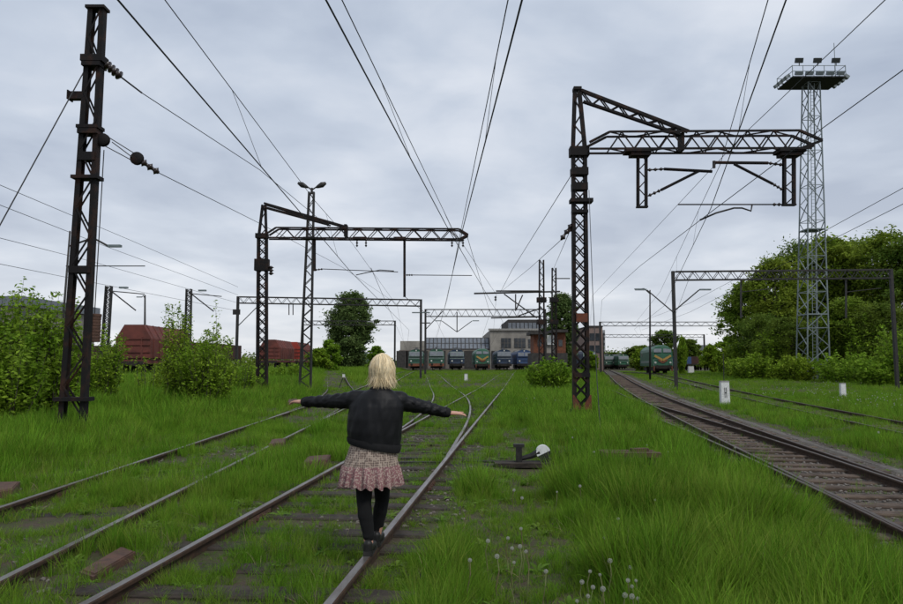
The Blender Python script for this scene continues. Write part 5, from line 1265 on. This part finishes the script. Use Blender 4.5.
def sow(name, label, x, y, H, r, meshes, unit_h, hv=.35, wide=1.0, tilt=.18):
    n = len(x); z = h(x, y) - .01; s = H / unit_h * r.uniform(1 - hv, 1 + hv, n)
    ws_ = np.clip(s, .55, 1.6) * wide
    rot = np.stack([r.normal(size=n) * tilt, r.normal(size=n) * tilt, r.uniform(0, 6.283, n)], -1)
    scatter(name, label, "grass", np.stack([x, y, z], -1), rot, np.stack([ws_, ws_, s], -1), r.integers(0, len(meshes), n), meshes)
near_k = [tuft(i, 16, .40, .055, .0075, .42, M['grass'] if i % 3 else M['grass2'], 4) for i in range(8)]
mid_k = [tuft(20 + i, 14, .40, .12, .0115, .4, M['grass'] if i % 3 else M['grass2'], 3) for i in range(6)]
far_k = [tuft(40 + i, 12, .40, .30, .035, .45, M['grassfar'], 2) for i in range(5)]
x, y, H, r = field(2.2, 9, 330, 1); sow("near_grass", "lush blades of grass around the tracks nearest the viewer", x, y, H, r, near_k, .40)
big_k = [tuft(90 + i, 30, .46, .11, .0080, .45, M['grass'] if i % 2 else M['grass2'], 5) for i in range(5)]
x, y, H, r = field(2.2, 15, 7, 21); k = (H > .22) & (np.abs(x - xc_main(y)) > 1.5); sow("grass_clumps", "taller clumps standing out of the meadow grass", x[k], y[k], H[k] * 1.1, r, big_k, .50, tilt=.12)
x, y, H, r = field(9, 20, 150, 2); sow("meadow_grass", "grass over the middle ground between the tracks", x, y, H, r, mid_k, .40, wide=.85)
x, y, H, r = field(20, 45, 38, 3, 4); sow("yard_grass", "grass of the yard around the masts", x, y, H, r, mid_k, .40, wide=1.35)
x, y, H, r = field(45, 150, 5.5, 4, 6); sow("distant_grass", "distant grass reaching the locomotives", x, y, H, r, far_k, .40)
# broad-leaved weeds and dry stalks between the grass
ros = [rosette(i, 7 + i, .085, M['weed']) for i in range(4)]
x, y, H, r = field(2.4, 15, 11, 6); k = H > .08; x, y = x[k], y[k]; n = len(x)
scatter("weeds", "broad leaved weeds between the grass", "weeds", np.stack([x, y, h(x, y)], -1), np.stack([r.normal(size=n) * .15, r.normal(size=n) * .15, r.uniform(0, 6.28, n)], -1), np.repeat(r.uniform(.6, 1.5, n)[:, None], 3, 1), r.integers(0, 4, n), ros)
dry = [tuft(70 + i, 5, .42, .05, .004, .5, M['straw'], 4) for i in range(4)]
x, y, H, r = field(2.4, 16, 9.0, 7); n = len(x)
scatter("dry_stalks", "dry straw coloured stalks among the green blades", "dry grass", np.stack([x, y, h(x, y)], -1), np.stack([r.normal(size=n) * .35, r.normal(size=n) * .35, r.uniform(0, 6.28, n)], -1), np.stack([np.ones(n), np.ones(n), np.clip(H / .4, .3, 1.3)], -1), r.integers(0, 4, n), dry)
# ballast stones
stones = [stone_mesh(i, M['stone']) for i in range(6)]
r = np.random.default_rng(9); SX = []; SY = []
y = r.uniform(3, 55, 34000) ; y = 3 + (y - 3) ** 1.0; dx = r.uniform(-1.35, 1.9, len(y)); k = r.uniform(0, 1, len(y)) < np.clip(8 / y, .12, .6); SX.append((xc_r(y) + dx)[k]); SY.append(y[k])
y = r.uniform(3, 22, 2600); dx = r.uniform(-1.4, 1.4, len(y)); x = xc_main(y) + dx; k = vnoise(x, y, 1.1, 8) < .42; SX.append(x[k]); SY.append(y[k])
y = r.uniform(4, 14, 900); dx = r.uniform(-2.4, 1.2, len(y)); x = xc_a(y) + dx; k = vnoise(x, y, 1.1, 8) < .40; SX.append(x[k]); SY.append(y[k])
SX = np.concatenate(SX); SY = np.concatenate(SY); n = len(SX)
scatter("ballast_stones", "loose grey ballast stones between the sleepers", "stones", np.stack([SX, SY, h(SX, SY) + .008 + .008 * (SX > xc_r(SY) - 2.0)], -1), r.uniform(0, 6.28, (n, 3)) * np.array([.05, .05, 1]), np.repeat((r.uniform(.014, .038, n))[:, None], 3, 1), r.integers(0, 6, n), stones)

# ------------------------------------------------------------------ dandelion clocks
pf = MB(); rr = random.Random(3)
for i in range(150):
    zz = 1 - 2 * (i + .5) / 150; a = i * 2.39996; q = math.sqrt(1 - zz * zz); d = Vector((q * math.cos(a), q * math.sin(a), zz)); u = d.orthogonal().normalized(); v = d.cross(u)
    pf.add([d * .2 + u * .02, d * .2 - u * .02, d * .84], [(0, 1, 2)])
    for s in range(3):
        e_ = (u * math.cos(s * 2.094) + v * math.sin(s * 2.094)); f_ = (u * math.cos(s * 2.094 + .5) + v * math.sin(s * 2.094 + .5)); pf.add([d * .8, d + e_ * .2, d + f_ * .2], [(0, 1, 2)])
pf.lathe([(.01, -.2), (.17, -.1), (.2, .05), (.01, .2)], (0, 0, 0), 'Z', 8)
puff = pf.mesh("seed_head", M['fluff'])
M['stalk'] = mat('dandelion_stalk', (.16, .20, .07), (.13, .10, .05), .6, 5)
stk = MB().tube([(0, 0, 0), (.02, .01, .35), (.0, .02, .7), (0, 0, 1)], [.0045, .004, .004, .0035], 6).mesh("stalk", M['stalk'])
dpx = [(604, 537), (609, 555), (521, 529), (488, 542), (512, 548), (520, 546), (526, 551), (514, 562), (590, 571), (588, 597), (577, 601), (546, 571), (557, 492), (514, 490), (522, 498), (580, 486), (586, 480), (607, 432), (623, 433), (602, 436), (594, 452),
       (630, 567), (628, 581), (636, 581), (632, 587), (625, 596), (632, 597), (638, 599), (582, 582), (603, 590), (470, 560), (640, 440), (647, 445), (668, 452), (735, 447), (610, 560), (593, 588), (600, 575), (497, 556), (508, 539), (680, 470), (655, 500), (618, 520)]
for i, (px, py) in enumerate(dpx):
    hh = random.Random(i).uniform(.24, .36); q = G(px, py, hh); z = hz_(q.x, q.y); q = G(px, py, z + hh); z = hz_(q.x, q.y)
    o = thing("dandelion", (q.x, q.y, z), "white dandelion clock on a thin stalk in the green grass", "dandelion", "dandelion clocks in the grass", random.Random(i).uniform(0, 6))
    s1 = bpy.data.objects.new("stalk", stk); COL.objects.link(s1); s1.parent = o; s1.scale = (1, 1, hh)
    s2 = bpy.data.objects.new("seed_head", puff); COL.objects.link(s2); s2.parent = o; s2.location = (0, 0, hh); rs_ = random.Random(i + 90).uniform(.009, .017); s2.scale = (rs_, rs_, rs_)

r = np.random.default_rng(77); y = r.uniform(14, 60, 9000); x = r.uniform(-1, 1, 9000) * (y * .7 + 2); k = ((x > xc_r(y) + 2.4) | ((x > xc_main(y) + 2) & (x < xc_r(y) - 3))) & (vnoise(x, y, .25, 31) > .58) & (r.uniform(0, 1, 9000) < .16 + .25 * (y > 22)); x, y = x[k], y[k]; n = len(x)
scatter("small_white_flowers", "tiny white flower heads sprinkled over the farther grass", "flowers", np.stack([x, y, h(x, y) + r.uniform(.16, .34, n)], -1), r.uniform(0, 6, (n, 3)), np.repeat(r.uniform(.016, .028, n)[:, None], 3, 1), np.zeros(n), [puff])
# ------------------------------------------------------------------ small yard furniture
# hand points lever: post, arm with round black-and-white weight, rod to the switch
q = G(519, 466, .03); lv = thing("points_lever", (q.x, q.y, 0), "black hand points lever with round black and white weight beside the switch", "points lever")
YV = q.y
b = MB(); b.box(q + Vector((0, 0, .15)), (.09, .12, .34)); b.box(q + Vector((0, 0, .33)), (.17, .13, .05)); b.build("post", M['black'], lv)
b = MB(); b.box(q + Vector((.05, 0, .03)), (.9, .34, .07)); b.build("base_plate", M['sleeper'], lv)
wc = P(543, 452, YV)
b = MB(); b.tube([P(520, 459, YV), P(531, 456, YV), wc + Vector((-.06, 0, 0))], [.035, .045, .06], 8); b.build("lever_arm", M['black'], lv)
rW = .115
for half, mt, nm in ((0, 'white', "white_half"), (1, 'black', "black_half")):
    bb = MB(); ring = []; rim = []
    a0_ = R(15) if half == 0 else R(215); sp_ = R(200) if half == 0 else R(160)
    for fr in (-.05, .05):
        ring.append([wc + Vector((math.cos(a0_ + sp_ * k / 14) * rW, fr, math.sin(a0_ + sp_ * k / 14) * rW)) for k in range(15)])
    vs = ring[0] + ring[1]; fs = [tuple(range(15)), tuple(29 - k for k in range(15))] + [(k, k + 15, k + 16, k + 1) for k in range(14)] + [(14, 29, 15, 0)]
    bb.add(vs, fs); bb.build(nm, M[mt], lv)
for dx_, dz_ in ((.0, -.13), (.07, -.12), (-.04, -.15)): b = MB(); b.box(wc + Vector((dx_ + .02, -.02, dz_)), (.05, .09, .07), 0, 0, ('Y', .4)); b.build("weight_lug", M['black'], lv)
rod(lv, P(516, 462, YV), G(462, 461, .07) , .02, "throw_rod", M['dsteel']); rod(lv, P(516, 465, YV), G(450, 466, .05), .018, "throw_rod", M['dsteel'])
# timbers of the switch drive across the track
for px0, px1, py in ((400, 447, 459), (400, 440, 463)):
    b = MB(); b.bar(G(px0, py, .07), G(px1, py, .07), .05, .05); b.build("cross_rod", M['dsteel'], lv)
# weathered cover planks lying in the grass at right
q = G(630, 454, .27); cv_ = thing("wooden_cover", (q.x, q.y, 0), "weathered plank cover lying in the grass left of the brown track", "cover")
for i in range(3): b = MB(); b.box(q + Vector((random.uniform(-.03, .03), -.12 + i * .15, .0 + random.uniform(-.01, .01))), (.86, .135, .07), -.06); b.build("plank", M['rusty'], cv_)
for s in (-1, 1): b = MB(); b.box(q + Vector((s * .33, .03, -.155)), (.1, .4, .24)); b.build("bearer", M['sleeper'], cv_)
b = MB(); b.box(q + Vector((.16, .05, .06)), (.28, .1, .05), .2); b.build("handle_block", M['rusty'], cv_)
# rusty plates and blocks by the rails
def block_on_ground(label, pts4, hh, material, name="rusty_box", z=0.04):
    c = [G(a, d, z) for a, d in pts4]; o_ = c[0]; b = MB(); b.hexa([v - Vector((0, 0, .03)) for v in c] + [lerp(v, (c[0] + c[1] + c[2] + c[3]) / 4, .03) + Vector((0, 0, hh)) for v in c])
    o = thing(name, sum(c, Vector()) / 4, label, "metal box" if name == "rusty_box" else "block"); b.build("cover", material, o)
    b = MB(); m_2 = sum(c, Vector()) / 4; b.hexa([lerp(v, m_2, .12) + Vector((0, 0, hh - .003)) for v in c] + [lerp(v, m_2, .14) + Vector((0, 0, hh + .012)) for v in c]); b.build("lid", material, o); return o
block_on_ground("brown box beside the main rail left of the woman's skirt", [(301, 474), (327, 470), (331, 464), (308, 466)], .15, M['rusty'])
block_on_ground("small brown box along the parallel track's right rail", [(268, 453), (284, 451), (286, 446), (272, 447)], .15, M['rusty'])
block_on_ground("tiny reddish plate near the parallel rail below the outstretched hand", [(320, 426), (331, 425), (331, 421), (322, 422)], .1, M['rusty'])
block_on_ground("long brown plank box between the two near rails at lower left", [(78, 582), (92, 587), (136, 560), (122, 555)], .07, M['rusty'])
block_on_ground("dark brown plate at the left edge outside the parallel rail", [(-12, 504), (12, 500), (20, 491), (-8, 492)], .12, M['rusty'])
block_on_ground("small brown stump beside the parallel track near the hand", [(287, 406), (297, 405), (297, 401), (289, 402)], .12, M['rusty'])
# rubble by the rail
rub = [stone_mesh(50 + i, M['concrete']) for i in range(3)]
for i in range(12):
    rz_ = random.Random(200 + i); q = G(196 + rz_.uniform(-14, 18), 562 + rz_.uniform(-16, 14), .02); me_ = rub[i % 3]
    o = put("rubble_stone", me_, None, Matrix.Translation((q.x, q.y, .03)) @ Matrix.Rotation(rz_.uniform(0, 6), 4, 'Z') @ Matrix.Diagonal((*[rz_.uniform(.03, .07)] * 2, rz_.uniform(.02, .05), 1)))
    tag(o, "pale lump of rubble between the near rails at lower left", "rubble", "rubble lumps by the main rail")
# white kilometre posts
def marker(label, px, py, hh, wd, marks=False):
    z = -.25 if px > 600 else .2; q = G(px, py, z); z = hz_(q.x, q.y); q = G(px, py, z)
    o = thing("marker_post", q, label, "marker post"); b = MB()
    b.hexa([q + Vector(v) for v in ((-wd / 2, -wd / 3, -.1), (wd / 2, -wd / 3, -.1), (wd / 2, wd / 3, -.1), (-wd / 2, wd / 3, -.1), (-wd * .46, -wd * .3, hh), (wd * .46, -wd * .3, hh), (wd * .46, wd * .3, hh), (-wd * .46, wd * .3, hh))]); b.build("post", M['white'], o)
    b = MB(); b.box(q + Vector((0, 0, hh + .015)), (wd * .98, wd * .68, .04)); b.build("cap", M['concrete'], o)
    if marks:
        for dx_, dz_, sx_, sz_ in ((-.035, .55, .022, .42), (.04, .55, .022, .42), (0, .55, .07, .03)):
            b = MB(); b.box(q + Vector((dx_, -wd * .328, dz_ * hh)), (sx_, .012, sz_ * hh)); b.build("painted_mark", M['black'], o)
marker("white concrete marker with black marks between the right tracks", 725, 406, 1.12, .40, True)
marker("plain white marker post at the foot of the right trees", 843, 396, .72, .30)
marker("tiny white marker post in the distant middle grass", 466, 381, .62, .30)
marker("far white box post right of the lone diesel", 691, 373, 1.2, .9)
b = MB(); q = G(727, 404, -.25); b.tube([(q.x, q.y + .3, -.3), (q.x + .02, q.y + .3, 2.2)], .018, 6); st = thing("iron_stake", (q.x, q.y + .3, -.25), "thin iron stake rising behind the marked white post", "stake"); b.build("rod", M['dsteel'], st)
# low signal beside the branch behind the hand
q = G(339, 388, .1); st = thing("ground_signal", (q.x, q.y, hz_(q.x, q.y)), "small dark ground marker behind the woman's left sleeve", "signal"); b = MB(); b.bar((q.x, q.y, .1), (q.x + .3, q.y, .9), .05); b.build("post", M['dsteel'], st)
b = MB(); b.box((q.x + .3, q.y, .9), (.16, .08, .2)); b.build("head", M['white'], st)
